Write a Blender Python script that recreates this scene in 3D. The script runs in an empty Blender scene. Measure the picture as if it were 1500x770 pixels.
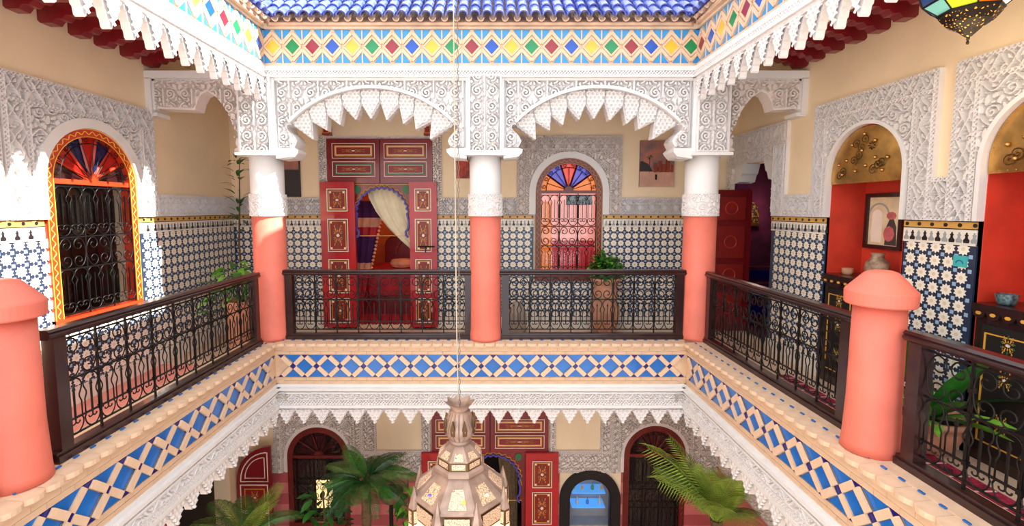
import bpy, bmesh, math, random
import numpy as np
from mathutils import Vector, Matrix
random.seed(7); np.random.seed(7)
PI=math.pi; R=math.radians; S=math.sin; C=math.cos
sc=bpy.context.scene; COL=sc.collection

# ------------------------------------------------------------------ camera, sky, sun, exposure
cd=bpy.data.cameras.new('camera'); cam=bpy.data.objects.new('camera',cd); COL.objects.link(cam)
cam.location=(0,0,1.64); cam.rotation_euler=(PI/2-math.atan(.084),0,0)
cd.sensor_width=36; cd.lens=680/1500*36; cd.shift_x=.02; cd.shift_y=-.01525; cd.clip_start=.05
sc.camera=cam
w=bpy.data.worlds.new('sky'); sc.world=w; w.use_nodes=True
bg=w.node_tree.nodes['Background']; bg.inputs[0].default_value=(.93,.96,1,1); bg.inputs[1].default_value=1.75
sd=bpy.data.lights.new('sun','SUN'); sun=bpy.data.objects.new('sun',sd); COL.objects.link(sun)
sun.rotation_euler=Vector((-1,.10,-.70)).to_track_quat('-Z','Y').to_euler(); sun.location=(6,-1,6)
sd.energy=14; sd.angle=R(.6); sd.color=(1,.95,.86)
vs=sc.view_settings; vs.view_transform='Standard'; vs.look='None'; vs.gamma=1; vs.use_curve_mapping=False; vs.exposure=.36

# ------------------------------------------------------------------ materials
def lin(c):
    return tuple((v/255/12.92 if v/255<=.04045 else ((v/255+.055)/1.055)**2.4) for v in c)+(1,)
def mat(name,col,rough=.6,metal=0,var=.06,nscale=6,bump=0,bscale=60,emit=None,estr=0,trans=0,coat=0,col2=None,alpha=None):
    m=bpy.data.materials.new(name); m.use_nodes=True; nt=m.node_tree; b=nt.nodes['Principled BSDF']
    b.inputs['Roughness'].default_value=rough; b.inputs['Metallic'].default_value=metal
    c=lin(col); tc=nt.nodes.new('ShaderNodeTexCoord')
    if var>0 or col2:
        n=nt.nodes.new('ShaderNodeTexNoise'); n.inputs['Scale'].default_value=nscale; n.inputs['Detail'].default_value=4
        nt.links.new(tc.outputs['Object'],n.inputs['Vector'])
        r=nt.nodes.new('ShaderNodeValToRGB'); r.color_ramp.elements[0].position=.35; r.color_ramp.elements[1].position=.65
        r.color_ramp.elements[0].color=lin(col2) if col2 else tuple(v*(1-var*1.6) for v in c[:3])+(1,)
        r.color_ramp.elements[1].color=c if col2 else tuple(min(1,v*(1+var)) for v in c[:3])+(1,)
        nt.links.new(n.outputs['Fac'],r.inputs['Fac']); nt.links.new(r.outputs['Color'],b.inputs['Base Color'])
    else: b.inputs['Base Color'].default_value=c
    if bump:
        n2=nt.nodes.new('ShaderNodeTexNoise'); n2.inputs['Scale'].default_value=bscale; n2.inputs['Detail'].default_value=3
        nt.links.new(tc.outputs['Object'],n2.inputs['Vector'])
        bp=nt.nodes.new('ShaderNodeBump'); bp.inputs['Strength'].default_value=bump; bp.inputs['Distance'].default_value=.01
        nt.links.new(n2.outputs['Fac'],bp.inputs['Height']); nt.links.new(bp.outputs['Normal'],b.inputs['Normal'])
    if emit: b.inputs['Emission Color'].default_value=lin(emit); b.inputs['Emission Strength'].default_value=estr
    if trans: b.inputs['Transmission Weight'].default_value=trans; b.inputs['IOR'].default_value=1.05
    if coat: b.inputs['Coat Weight'].default_value=coat
    if alpha is not None: b.inputs['Alpha'].default_value=alpha
    return m
M={}
def mk(k,*a,**kw): M[k]=mat(k,*a,**kw)
mk('plaster',(230,228,227),.55,var=.015)
mk('stucco',(228,224,223),.7,var=.02)
mk('stucco_warm',(230,220,214),.75,var=.03)
mk('cream',(243,222,188),.6,var=.03,nscale=2,bump=.05)
mk('coral',(230,121,102),.55,var=.05,nscale=5,bump=.12,bscale=18)
mk('nichered',(214,62,40),.6,var=.08,nscale=5,bump=.1,bscale=25)
mk('iron',(14,11,12),.42,metal=.0,var=.1)
mk('darkwood',(46,22,23),.3,var=.18,nscale=9,coat=.3)
mk('creamtile',(228,196,166),.5,var=.07,nscale=9,bump=.1,bscale=40)
mk('brick',(222,188,156),.65,var=.09,nscale=7,bump=.15)
mk('bandblue',(20,108,196),.28,var=.08,nscale=8,coat=.3)
mk('navy',(22,16,120),.3,var=.08,coat=.3)
mk('skyblue',(52,150,216),.32,var=.09,nscale=9,coat=.2)
mk('t_yellow',(240,188,60),.3,var=.08,coat=.3); mk('t_green',(18,140,84),.3,var=.1,coat=.3)
mk('t_maroon',(150,40,58),.3,var=.1,coat=.3); mk('t_blue',(24,84,186),.3,var=.1,coat=.3)
mk('roofblue',(72,88,184),.25,var=.22,nscale=14,coat=.5,col2=(112,130,212))
mk('roofblue_dark',(56,72,164),.25,var=.22,nscale=14,coat=.5,col2=(90,110,200))
mk('clay',(212,178,152),.75,var=.12)
mk('doorred',(186,24,32),.3,var=.1,nscale=4,coat=.35)
mk('doorred_dark',(128,24,32),.32,var=.1,nscale=4,coat=.3)
mk('maroonpanel',(142,30,28),.4,var=.1)
mk('gold',(228,168,66),.4,var=.08); mk('whitepaint',(244,232,216),.5,var=.03); mk('greenpaint',(46,108,62),.45)
mk('framered',(196,58,26),.35,var=.12,coat=.3); mk('framedark',(112,26,20),.35,var=.12,coat=.3)
mk('yellowpaint',(250,200,70),.45,var=.05)
mk('bluepaint',(78,70,160),.4)
mk('brass',(206,162,92),.36,metal=.95,var=.18,nscale=7,bump=.15,bscale=22)
mk('brass_dark',(92,62,28),.4,metal=.7,var=.15)
mk('floor_tan',(222,194,168),.4,var=.06,nscale=3); mk('floor_pink',(236,150,136),.5,var=.08,nscale=4)
mk('navytile',(40,58,92),.3,var=.12,nscale=20); mk('star',(248,242,228),.35,var=.04); mk('starmid',(232,216,188),.4)
mk('lightsq',(150,186,218),.3); mk('borderwhite',(238,232,220),.4); mk('bordergold',(214,166,84),.4); mk('borderblack',(34,28,32),.4); mk('bordergrey',(160,164,166),.4)
mk('terracotta',(198,144,114),.75,var=.12,nscale=10,bump=.1)
mk('stonegrey',(176,166,152),.7,var=.15)
mk('leaf_l',(128,196,62),.45,var=.2,nscale=12,coat=.2); mk('leaf',(52,124,40),.42,var=.22,nscale=12,coat=.2); mk('leaf_d',(34,88,36),.4,var=.22,nscale=12,coat=.2)
mk('palm',(88,122,58),.5,var=.22,nscale=10); mk('palm_l',(150,178,70),.5,var=.2,nscale=10)
mk('trunk',(104,82,56),.85,var=.2,nscale=30); mk('soil',(58,42,32),.9)
mk('rug',(162,32,66),.95,var=.3,nscale=40); mk('rug_pale',(226,196,190),.95,var=.1); mk('rug_dark',(88,20,52),.95,var=.1)
mk('purple',(74,24,84),.85,var=.15); mk('silkred',(190,24,40),.6,var=.12); mk('silkpink',(236,166,130),.6,var=.12)
mk('curtain',(240,226,190),.7,var=.05,nscale=8); mk('plum',(92,26,62),.9,var=.2,nscale=5); mk('orangewall',(226,120,60),.75,var=.06)
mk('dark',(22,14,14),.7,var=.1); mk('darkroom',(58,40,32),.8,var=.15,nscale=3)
mk('pinkwall',(214,120,116),.6,var=.06,nscale=3); mk('pinkstripe',(182,84,88),.6,var=.06,nscale=3)
mk('lantern',(178,152,138),.5,metal=.55,var=.14,nscale=12); mk('lantern_dark',(110,82,52),.45,metal=.6,var=.15)
mk('glow',(255,226,170),.4,emit=(255,214,150),estr=1.1); mk('glow_y',(255,214,70),.3,emit=(255,196,40),estr=.9); mk('glow_t',(120,190,180),.25,emit=(110,170,160),estr=.45,var=.03)
mk('glow_w',(255,246,214),.3,emit=(255,240,200),estr=1.4,var=.02); mk('glow_b',(20,60,120),.25,emit=(16,50,110),estr=.4); mk('glow_l',(190,200,40),.3,emit=(180,190,30),estr=.6)
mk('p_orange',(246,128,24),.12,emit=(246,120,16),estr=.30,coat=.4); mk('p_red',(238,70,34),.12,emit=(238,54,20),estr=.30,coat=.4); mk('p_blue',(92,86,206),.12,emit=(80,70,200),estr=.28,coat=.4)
mk('s_red',(196,30,24),.12,coat=.5); mk('s_blue',(26,34,86),.12,coat=.5); mk('s_dark',(46,20,20),.12,coat=.5)
mk('turq',(70,186,190),.3,coat=.3); mk('turq_d',(36,120,140),.3); mk('rope',(196,184,164),.8); mk('chain',(120,104,88),.4,metal=.7)
mk('pinkglass_glow',(246,176,164),.2,var=.12,nscale=2,emit=(246,150,140),estr=.38); mk('redglass_glow',(208,60,66),.2,var=.12,nscale=3,emit=(200,50,60),estr=.2)  # emission added to brighten the shaded panes; pink holds a painted reflection
mk('sky_pic',(196,120,96),.6,var=.25,nscale=5,col2=(90,100,110)); mk('sand_pic',(206,160,140),.6,var=.1); mk('kasbah_pic',(150,62,44),.6,var=.15); mk('dark_pic',(48,44,48),.6); mk('red_pic',(190,70,50),.6,var=.3,nscale=16,col2=(110,44,38))
mk('photo_bg',(232,214,176),.4,var=.1,nscale=8); mk('photo_pink',(206,110,112),.5,var=.15,nscale=25); mk('photo_dark',(72,66,64),.5)
mk('vase',(190,166,140),.6,var=.25,nscale=16,col2=(120,92,74)); mk('bowl',(110,138,140),.4,var=.3,nscale=50,col2=(30,50,60))
mk('cornice_tan',(224,204,180),.7,var=.08)
def glassmat():
    m=bpy.data.materials.new('clear_glass'); m.use_nodes=True; nt=m.node_tree; nt.nodes.remove(nt.nodes['Principled BSDF'])
    out=nt.nodes['Material Output']; t=nt.nodes.new('ShaderNodeBsdfTransparent'); g=nt.nodes.new('ShaderNodeBsdfGlossy'); g.inputs['Roughness'].default_value=.03
    mx=nt.nodes.new('ShaderNodeMixShader'); mx.inputs[0].default_value=.05
    nt.links.new(t.outputs[0],mx.inputs[1]); nt.links.new(g.outputs[0],mx.inputs[2]); nt.links.new(mx.outputs[0],out.inputs[0]); return m
M['glass']=glassmat(); M['iron'].node_tree.nodes['Principled BSDF'].inputs['Specular IOR Level'].default_value=.3
def dadomat():      # navy ground with light blue squares midway between the star tiles (object x,z)
    m=mat('dado_ground',(40,58,96),.3,var=0,coat=.25); nt=m.node_tree; b=nt.nodes['Principled BSDF']
    tc=nt.nodes.new('ShaderNodeTexCoord'); sp=nt.nodes.new('ShaderNodeSeparateXYZ'); nt.links.new(tc.outputs['Object'],sp.inputs[0])
    def tri(out):
        a=nt.nodes.new('ShaderNodeMath'); a.operation='DIVIDE'; nt.links.new(out,a.inputs[0]); a.inputs[1].default_value=.0975
        f=nt.nodes.new('ShaderNodeMath'); f.operation='FRACT'; nt.links.new(a.outputs[0],f.inputs[0])
        s=nt.nodes.new('ShaderNodeMath'); s.operation='SUBTRACT'; nt.links.new(f.outputs[0],s.inputs[0]); s.inputs[1].default_value=.5
        ab=nt.nodes.new('ShaderNodeMath'); ab.operation='ABSOLUTE'; nt.links.new(s.outputs[0],ab.inputs[0]); return ab.outputs[0]
    mx=nt.nodes.new('ShaderNodeMath'); mx.operation='MAXIMUM'; nt.links.new(tri(sp.outputs['X']),mx.inputs[0]); nt.links.new(tri(sp.outputs['Z']),mx.inputs[1])
    lt=nt.nodes.new('ShaderNodeMath'); lt.operation='LESS_THAN'; nt.links.new(mx.outputs[0],lt.inputs[0]); lt.inputs[1].default_value=.135
    mn=nt.nodes.new('ShaderNodeMath'); mn.operation='LESS_THAN'; mn.inputs[1].default_value=.0
    mix=nt.nodes.new('ShaderNodeMix'); mix.data_type='RGBA'; nt.links.new(lt.outputs[0],mix.inputs[0])
    mix.inputs[6].default_value=lin((44,54,80)); mix.inputs[7].default_value=lin((158,190,220)); nt.links.new(mix.outputs[2],b.inputs['Base Color'])
    return m
M['dado']=dadomat()
def piercedmat(name,metal,glowc,scale,thr,estr):
    m=mat(name,metal,.45,metal=.5,var=0); nt=m.node_tree; b=nt.nodes['Principled BSDF']; tc=nt.nodes.new('ShaderNodeTexCoord')
    v=nt.nodes.new('ShaderNodeTexVoronoi'); v.feature='DISTANCE_TO_EDGE'; v.inputs['Scale'].default_value=scale; nt.links.new(tc.outputs['Object'],v.inputs['Vector'])
    g=nt.nodes.new('ShaderNodeMath'); g.operation='GREATER_THAN'; g.inputs[1].default_value=thr; nt.links.new(v.outputs['Distance'],g.inputs[0])
    mix=nt.nodes.new('ShaderNodeMix'); mix.data_type='RGBA'; nt.links.new(g.outputs[0],mix.inputs[0]); mix.inputs[6].default_value=lin(metal); mix.inputs[7].default_value=lin(glowc)
    nt.links.new(mix.outputs[2],b.inputs['Base Color']); b.inputs['Emission Color'].default_value=lin(glowc)
    e=nt.nodes.new('ShaderNodeMath'); e.operation='MULTIPLY'; e.inputs[1].default_value=estr; nt.links.new(g.outputs[0],e.inputs[0]); nt.links.new(e.outputs[0],b.inputs['Emission Strength'])
    return m
M['pierced']=piercedmat('pierced_lattice',(166,134,112),(236,204,172),75,.06,.18)
M['pierced_d']=piercedmat('pierced_dark',(30,22,18),(240,170,60),62,.30,.5)

# ------------------------------------------------------------------ mesh helpers
class MB:
    def __init__(s): s.v=[]; s.f=[]; s.m=[]; s.mi=0
    def add(s,vs,fs):
        b=len(s.v); s.v+= [tuple(p) for p in vs]
        for f in fs: s.f.append([i+b for i in f]); s.m.append(s.mi)
        return s
    def box(s,x0,x1,y0,y1,z0,z1):
        return s.add([(x0,y0,z0),(x1,y0,z0),(x1,y1,z0),(x0,y1,z0),(x0,y0,z1),(x1,y0,z1),(x1,y1,z1),(x0,y1,z1)],
          [(0,3,2,1),(4,5,6,7),(0,1,5,4),(1,2,6,5),(2,3,7,6),(3,0,4,7)])
    def prism(s,P,y0,y1):                      # polygon in x,z pushed along y
        n=len(P); vs=[(x,y0,z) for x,z in P]+[(x,y1,z) for x,z in P]
        return s.add(vs,[list(range(n)),list(range(2*n-1,n-1,-1))]+[(i,i+n,(i+1)%n+n,(i+1)%n) for i in range(n)])
    def strip(s,A,B,y0,y1):                    # band between two x,z polylines of equal length
        n=len(A); vs=[(x,y0,z) for x,z in A]+[(x,y0,z) for x,z in B]+[(x,y1,z) for x,z in A]+[(x,y1,z) for x,z in B]
        fs=[]
        for i in range(n-1):
            fs+=[(i,i+1,n+i+1,n+i),(2*n+i,3*n+i,3*n+i+1,2*n+i+1),(i,2*n+i,2*n+i+1,i+1),(n+i,n+i+1,3*n+i+1,3*n+i)]
        fs+=[(0,n,3*n,2*n),(n-1,3*n-1,4*n-1,2*n-1)]
        return s.add(vs,fs)
    def ring(s,x0,x1,z0,z1,t,y0,y1):
        s.box(x0,x1,y0,y1,z0,z0+t); s.box(x0,x1,y0,y1,z1-t,z1); s.box(x0,x0+t,y0,y1,z0+t,z1-t); return s.box(x1-t,x1,y0,y1,z0+t,z1-t)
    def tube(s,P,r,n=5,closed=False):
        P=[Vector(p) for p in P]; N=len(P); vs=[]; fs=[]; ref=None
        for i in range(N):
            t=(P[(i+1)%N]-P[i-1]) if closed else (P[min(i+1,N-1)]-P[max(i-1,0)])
            if t.length<1e-9: t=Vector((0,0,1))
            t.normalize()
            if ref is None: ref=Vector((0,1,0)) if abs(t.y)<.9 else Vector((1,0,0))
            a=ref-t*ref.dot(t)
            if a.length<1e-6: a=t.orthogonal()
            a.normalize(); ref=a; b=t.cross(a); rr=r[i] if isinstance(r,(list,tuple)) else r
            for k in range(n): vs.append(P[i]+a*rr*C(2*PI*k/n)+b*rr*S(2*PI*k/n))
        for i in range(N if closed else N-1):
            j=(i+1)%N
            for k in range(n): fs.append((i*n+k,i*n+(k+1)%n,j*n+(k+1)%n,j*n+k))
        if not closed: fs+=[list(range(n-1,-1,-1)),list(range((N-1)*n,N*n))]
        return s.add(vs,fs)
    def lathe(s,prof,n=16,cx=0,cy=0,ph=0,a0=0,a1=2*PI):
        full=abs(a1-a0-2*PI)<1e-6; k=n if full else n+1; vs=[]; fs=[]
        for r,z in prof:
            for i in range(k): a=ph+a0+(a1-a0)*i/n; vs.append((cx+r*C(a),cy+r*S(a),z))
        for j in range(len(prof)-1):
            for i in range(n): i2=(i+1)%k; fs.append((j*k+i,j*k+i2,(j+1)*k+i2,(j+1)*k+i))
        if full: fs+=[list(range(k-1,-1,-1)),list(range((len(prof)-1)*k,len(prof)*k))]
        return s.add(vs,fs)
    def mesh(s,name,mats,smooth=False,fix=True):
        me=bpy.data.meshes.new(name); me.from_pydata(s.v,[],s.f)
        mats=mats if isinstance(mats,(list,tuple)) else [mats]
        for m in mats: me.materials.append(M[m])
        if len(mats)>1: me.polygons.foreach_set('material_index',s.m)
        if fix:
            bm=bmesh.new(); bm.from_mesh(me); bmesh.ops.recalc_face_normals(bm,faces=bm.faces); bm.to_mesh(me); bm.free()
        if smooth: me.polygons.foreach_set('use_smooth',[True]*len(me.polygons))
        me.update(); return me
    def build(s,name,mats,parent=None,loc=(0,0,0),rot=(0,0,0),smooth=False):
        return O(name,s.mesh(name,mats,smooth),parent,loc,rot)
def O(name,data,parent=None,loc=(0,0,0),rot=(0,0,0),scale=None,label=None):
    o=bpy.data.objects.new(name,data); COL.objects.link(o); o.parent=parent; o.location=loc; o.rotation_euler=rot
    if scale: o.scale=scale
    if label: o['label']=label
    return o
def tag(o,label,cat,group=None,kind=None):
    o['label']=label; o['category']=cat
    if group: o['group']=group
    if kind: o['kind']=kind
    return o
def thing(name,label,cat,loc=(0,0,0),rz=0,group=None,kind=None):
    return tag(O(name,None,None,loc,(0,0,rz)),label,cat,group,kind)
def arc(cx,cz,r,a0,a1,n,rz=None): return [(cx+r*C(a0+(a1-a0)*i/n),cz+(rz or r)*S(a0+(a1-a0)*i/n)) for i in range(n+1)]
def archband(mb,cx,zs,r0,r1,zb,y0,y1,n=24):   # legs + semicircle band
    A=[(cx+r0,zb)]+arc(cx,zs,r0,0,PI,n)+[(cx-r0,zb)]; B=[(cx+r1,zb)]+arc(cx,zs,r1,0,PI,n)+[(cx-r1,zb)]
    return mb.strip(A,B,y0,y1)
def spandrels(mb,cx,zs,r,y0,y1,ztop=None,n=12):
    zt=ztop or zs+r
    mb.strip(arc(cx,zs,r,PI/2,PI,n),[(x,zt) for x,z in arc(cx,zs,r,PI/2,PI,n)],y0,y1)
    mb.strip(arc(cx,zs,r,0,PI/2,n),[(x,zt) for x,z in arc(cx,zs,r,0,PI/2,n)],y0,y1)
def wallmesh(x0,x1,z0,z1,y0,y1,holes):
    mb=MB(); xs=sorted({x0,x1}|{h[0] for h in holes}|{h[1] for h in holes})
    for a,b in zip(xs[:-1],xs[1:]):
        hs=sorted([(h[2],h[3]) for h in holes if h[0]<=a+1e-6 and h[1]>=b-1e-6]); z=z0
        for p,q in hs:
            if p>z+1e-6: mb.box(a,b,y0,y1,z,p)
            z=max(z,q)
        if z<z1-1e-6: mb.box(a,b,y0,y1,z,z1)
    return mb
def inpoly(X,Z,P):
    r=np.zeros(X.shape,bool); n=len(P)
    for i in range(n):
        x0,z0=P[i]; x1,z1=P[i-1]
        if z0==z1: continue
        c=((z0>Z)!=(z1>Z))&(X<(x1-x0)*(Z-z0)/(z1-z0)+x0); r^=c
    return r

# ------------------------------------------------------------------ carved stucco: height fields as real relief
def wrap(d): return (d+.5)%1-.5
NP=104
gy,gx=np.mgrid[0:NP,0:NP]/NP
def spiral(cx,cy,r,turns,a0,sgn,n=70):
    return [(cx+r*(1-.86*t)*C(a0+sgn*2*PI*turns*t),cy+r*(1-.86*t)*S(a0+sgn*2*PI*turns*t)) for t in np.linspace(0,1,n)]
def pattern(strokes,sw,groove,nleaf,seed,mirror=True,elong=1.9):
    rs=np.random.RandomState(seed); ds=np.full((NP,NP),9.)
    pts=[p for st in strokes for p in st]
    if mirror: pts=pts+[(1-x,y) for x,y in pts]
    for x,y in pts: ds=np.minimum(ds,np.hypot(wrap(gx-x),wrap(gy-y)))
    seeds=[]; tries=0
    while len(seeds)<nleaf and tries<4000:
        tries+=1; x,y=rs.rand()*(.5 if mirror else 1),rs.rand()
        if all(math.hypot(wrap(x-a),wrap(y-b))>.75/math.sqrt(nleaf*(2 if mirror else 1)) for a,b,_ in seeds): seeds.append((x,y,rs.rand()*PI))
    if mirror: seeds=seeds+[(1-x,y,PI-a) for x,y,a in seeds]
    D=[]
    for x,y,a in seeds:
        dx,dy=wrap(gx-x),wrap(gy-y); u=dx*C(a)+dy*S(a); v=-dx*S(a)+dy*C(a); D.append(np.hypot(u/elong,v))
    D=np.sort(np.array(D),axis=0); e=D[1]-D[0]
    h=np.where(e>groove*.62,.86,0.)
    h=np.where(ds<sw+groove*.8,np.where(ds<sw,1.,0.),h)
    return h
def ogee(k,ph,n=90): return [((.5+.235*S(2*PI*(t)+ph))%1,t) for t in np.linspace(0,1,n,endpoint=False)]
PAT={}
PAT['scroll']=(pattern([spiral(.24,.26,.17,1.5,PI/2,1),spiral(.26,.74,.17,1.5,-PI/2,-1),[(.5,t) for t in np.linspace(.1,.9,40)]],.030,.058,12,3),.29,.29)
PAT['vine']=(pattern([spiral(.25,.3,.2,1.4,PI,1),spiral(.75,.7,.2,1.4,0,1),[(t,.5+.18*S(2*PI*t)) for t in np.linspace(0,1,80)]],.030,.068,17,11,mirror=False),.21,.21)
PAT['ogee']=(pattern([ogee(1,0),[((.5-.235*S(2*PI*t))%1,t) for t in np.linspace(0,1,90)],[((.0+.1*S(4*PI*t))%1,t) for t in np.linspace(0,1,90)]],.026,.085,8,5),.16,.20)
PAT['maze']=(pattern([[(.5+.3*(1-abs(2*t-1)),t) for t in np.linspace(0,1,90)],[(.2+.18*S(2*PI*t),t) for t in np.linspace(0,1,90)],spiral(.3,.5,.13,1.2,0,1)],.028,.078,9,9),.18,.20)
lat=np.minimum(abs(((gx+gy)*2)%1-.5),abs(((gx-gy)*2)%1-.5))*2
PAT['lattice']=(np.where(lat<.52,1.,0.),.062,.062)
st=np.minimum.reduce([abs(wrap(gx*2+.5)),abs(wrap(gy*2+.5)),abs(wrap(gx+gy)),abs(wrap(gx-gy)),abs(wrap(2*gx+gy))*.8,abs(wrap(gx-2*gy))*.8])
PAT['stars']=(np.where(st>.062,1.,0.),.17,.17)
row=np.floor(gy*2); rr_=np.hypot((gx*2+.5*row)%1-.5,(gy*2)%1-.5); PAT['cells']=(np.clip((rr_-.14)/.26,0,1),.085,.075)
def carved(name,parent,x0,x1,z0,z1,pat,y=0,depth=.044,mask=None,m='stucco',res=.0049,off=(0,0),loc=(0,0,0),curve=None):
    H,pu,pz=PAT[pat]; nx=max(2,int(round((x1-x0)/res))); nz=max(2,int(round((z1-z0)/res)))
    us=np.linspace(x0,x1,nx+1); zs_=np.linspace(z0,z1,nz+1); us=np.r_[us[0],us,us[-1]]; zs_=np.r_[zs_[0],zs_,zs_[-1]]; nx+=2; nz+=2
    U,Z=np.meshgrid(us,zs_)
    iu=(((U-off[0])/pu)%1*NP).astype(int)%NP; iz=(((Z-off[1])/pz)%1*NP).astype(int)%NP
    h=H[iz,iu].copy(); h[1,:]=h[-2,:]=1; h[:,1]=h[:,-2]=1
    Yv=y-.003-depth*h; Yv[0,:]=Yv[-1,:]=y; Yv[:,0]=Yv[:,-1]=y
    V=np.stack([U,Yv,Z],-1).reshape(-1,3)
    if curve:                                   # wrap around a column of this radius
        r=curve; a=-PI/2+V[:,0]/r; rr=r-V[:,1]; V=np.stack([rr*np.cos(a),rr*np.sin(a),V[:,2]],-1)
    idx=np.arange((nx+1)*(nz+1)).reshape(nz+1,nx+1)
    F=np.stack([idx[:-1,:-1],idx[:-1,1:],idx[1:,1:],idx[1:,:-1]],-1)
    if mask:
        uc=(U[:-1,:-1]+U[1:,1:])/2; zc=(Z[:-1,:-1]+Z[1:,1:])/2; F=F[mask(uc,zc)]
    F=F.reshape(-1,4)
    used=np.zeros(len(V),bool); used[F.ravel()]=True; remap=np.cumsum(used)-1; V=V[used]; F=remap[F]
    me=bpy.data.meshes.new(name); me.vertices.add(len(V)); me.vertices.foreach_set('co',V.astype(np.float32).ravel())
    me.loops.add(F.size); me.loops.foreach_set('vertex_index',F.astype(np.int32).ravel())
    me.polygons.add(len(F)); me.polygons.foreach_set('loop_start',np.arange(0,F.size,4,dtype=np.int32)); me.polygons.foreach_set('loop_total',np.full(len(F),4,np.int32))
    me.polygons.foreach_set('use_smooth',np.zeros(len(F),bool)); me.update(calc_edges=True); me.validate(); me.materials.append(M[m])
    return O(name,me,parent,loc)
def bordered(parent,x0,x1,z0,z1,pat,b=.032,y=0,m='stucco',sides='lrtb',mask=None,depth=.044,off=(0,0)):
    X0,X1,Z0,Z1=x0,x1,z0,z1
    if 'b' in sides: carved('carved_border',parent,x0,x1,z0,z0+b,'lattice',y,.036,mask,m); Z0=z0+b
    if 't' in sides: carved('carved_border',parent,x0,x1,z1-b,z1,'lattice',y,.036,mask,m); Z1=z1-b
    if 'l' in sides: carved('carved_border',parent,x0,x0+b,Z0,Z1,'lattice',y,.036,mask,m); X0=x0+b
    if 'r' in sides: carved('carved_border',parent,x1-b,x1,Z0,Z1,'lattice',y,.036,mask,m); X1=x1-b
    carved('carved_panel',parent,X0,X1,Z0,Z1,pat,y,depth,mask,m,off=off)

# ------------------------------------------------------------------ the setting
YF,XL,XR=4.76,-2.27,2.05            # courtyard faces
WB,WL,WR=6.3,-3.5,3.2               # gallery walls
GZ=-3.2
def struct(name,mb,m,label,cat,loc=(0,0,0),rz=0):
    o=mb.build(name,m,None,loc,(0,0,rz)); return tag(o,label,cat,kind='structure')
BW,LW,RW=(1.04,1.86,.45),(4.10,1.86,.465),None
wb=wallmesh(-3.7,3.4,GZ,3.24,0,.2,[(-2.16,-.82,0,2.54),(1.04-.45,1.04+.45,.66,2.31),(-.82,.78,GZ,-1.12),(-2.445-.435,-2.445+.435,GZ+.3,-1.42),(2.305-.435,2.305+.435,GZ+.1,-1.40),(1.40-.43,1.40+.43,GZ+.2,-2.04)])
spandrels(wb,1.04,1.86,.45,0,.2); spandrels(wb,-2.445,-1.855,.435,0,.2); spandrels(wb,2.305,-1.835,.435,0,.2); spandrels(wb,1.40,-2.47,.43,0,.2)
wback=struct('wall_back',wb,'cream','cream plastered wall at the far end with carved stucco and star tiles','wall',(0,WB,0))
wl=wallmesh(-.6,6.3,GZ,3.24,0,.2,[(4.10-.465,4.10+.465,.67,2.325),(4.9,5.9,GZ,-1.5)])
spandrels(wl,4.10,1.86,.465,0,.2)
wleft=struct('wall_left',wl,'cream','cream wall on the left with the arched orange framed window','wall',(WL,0,0),PI/2)
wr=wallmesh(-6.3,.6,GZ,3.24,0,.2,[(-6.15,-5.30,0,2.2),(-4.4,-3.6,0,2.35),(-3.02,-2.2,0,2.35)])
spandrels(wr,-4.0,1.95,.4,0,.2); spandrels(wr,-2.61,1.94,.41,0,.2)
wright=struct('wall_right',wr,'cream','cream wall on the right with two red niches and a dark doorway','wall',(WR,0,0),-PI/2)
struct('floor',MB().box(WL,WR,YF+.02,WB,-.42,0),'floor_tan','tan gallery floor along the far wall','floor')
struct('floor',MB().box(WL,XL-.02,-.6,YF+.02,-.42,0),'floor_pink','pink gallery floor on the left side behind the railing','floor')
struct('floor',MB().box(XR+.02,WR,-.6,YF+.02,-.42,0),'floor_tan','pale gallery floor on the right side under the rug','floor')
struct('floor',MB().box(-4.5,4.5,-1,6.4,GZ-.1,GZ),'floor_tan','pale courtyard floor far below the galleries','floor')
struct('ceiling',MB().box(WL-.1,WR+.1,YF+.25,WB+.1,3.24,3.36),'cream','plastered gallery ceiling above the far arcade','ceiling')
struct('ceiling',MB().box(WL-.1,XL-.2,-.6,YF+.25,3.24,3.36),'cream','plastered gallery ceiling above the left joists','ceiling')
struct('ceiling',MB().box(XR+.2,WR+.1,-.6,YF+.25,3.24,3.36),'cream','plastered gallery ceiling above the right joists','ceiling')

struct('wall_sun_block',MB().box(2.8,3.4,-.6,6.5,3.36,4.95),'cream','unseen sun blocker added above the right gallery roof','wall')  # added out of view to cut off the sun patch on the left wall
# --- tiled dado
def starmesh():
    mb=MB(); n=10; vs=[]; 
    for i in range(20): a=PI/2+2*PI*i/20; r=.0465 if i%2==0 else .0325; vs.append((r*C(a),-.004,r*S(a)))
    for i in range(10): a=PI/2+2*PI*i/10; vs.append((.014*C(a),-.005,.014*S(a)))
    mb.add(vs,[(2*i,2*i+1,20+(i+1)%10,20+i) for i in range(10)]+[((2*i+1),(2*i+2)%20,20+(i+1)%10) for i in range(10)])
    mb.mi=1; mb.add([v for v in vs[20:]],[list(range(10))])
    return mb.mesh('star_tile',['star','starmid'])
STAR=starmesh()
PAWN=[]
for mm in ('borderblack','bordergrey'):
    P=[(-.017,0),(.017,0),(.02,.018),(.008,.032),(.0065,.045),(.012,.052),(.004,.06),(.003,.07),(-.003,.07),(-.004,.06),(-.012,.052),(-.0065,.045),(-.008,.032),(-.02,.018)]
    PAWN.append(MB().prism(P,-.005,0).mesh('border_figure',mm))
DOT=MB().prism(arc(0,0,.014,PI/8,2*PI+PI/8,8)[:-1],-.004,0).mesh('border_dot','borderblack')
mg=(.0005,.0005,.03)
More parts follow.
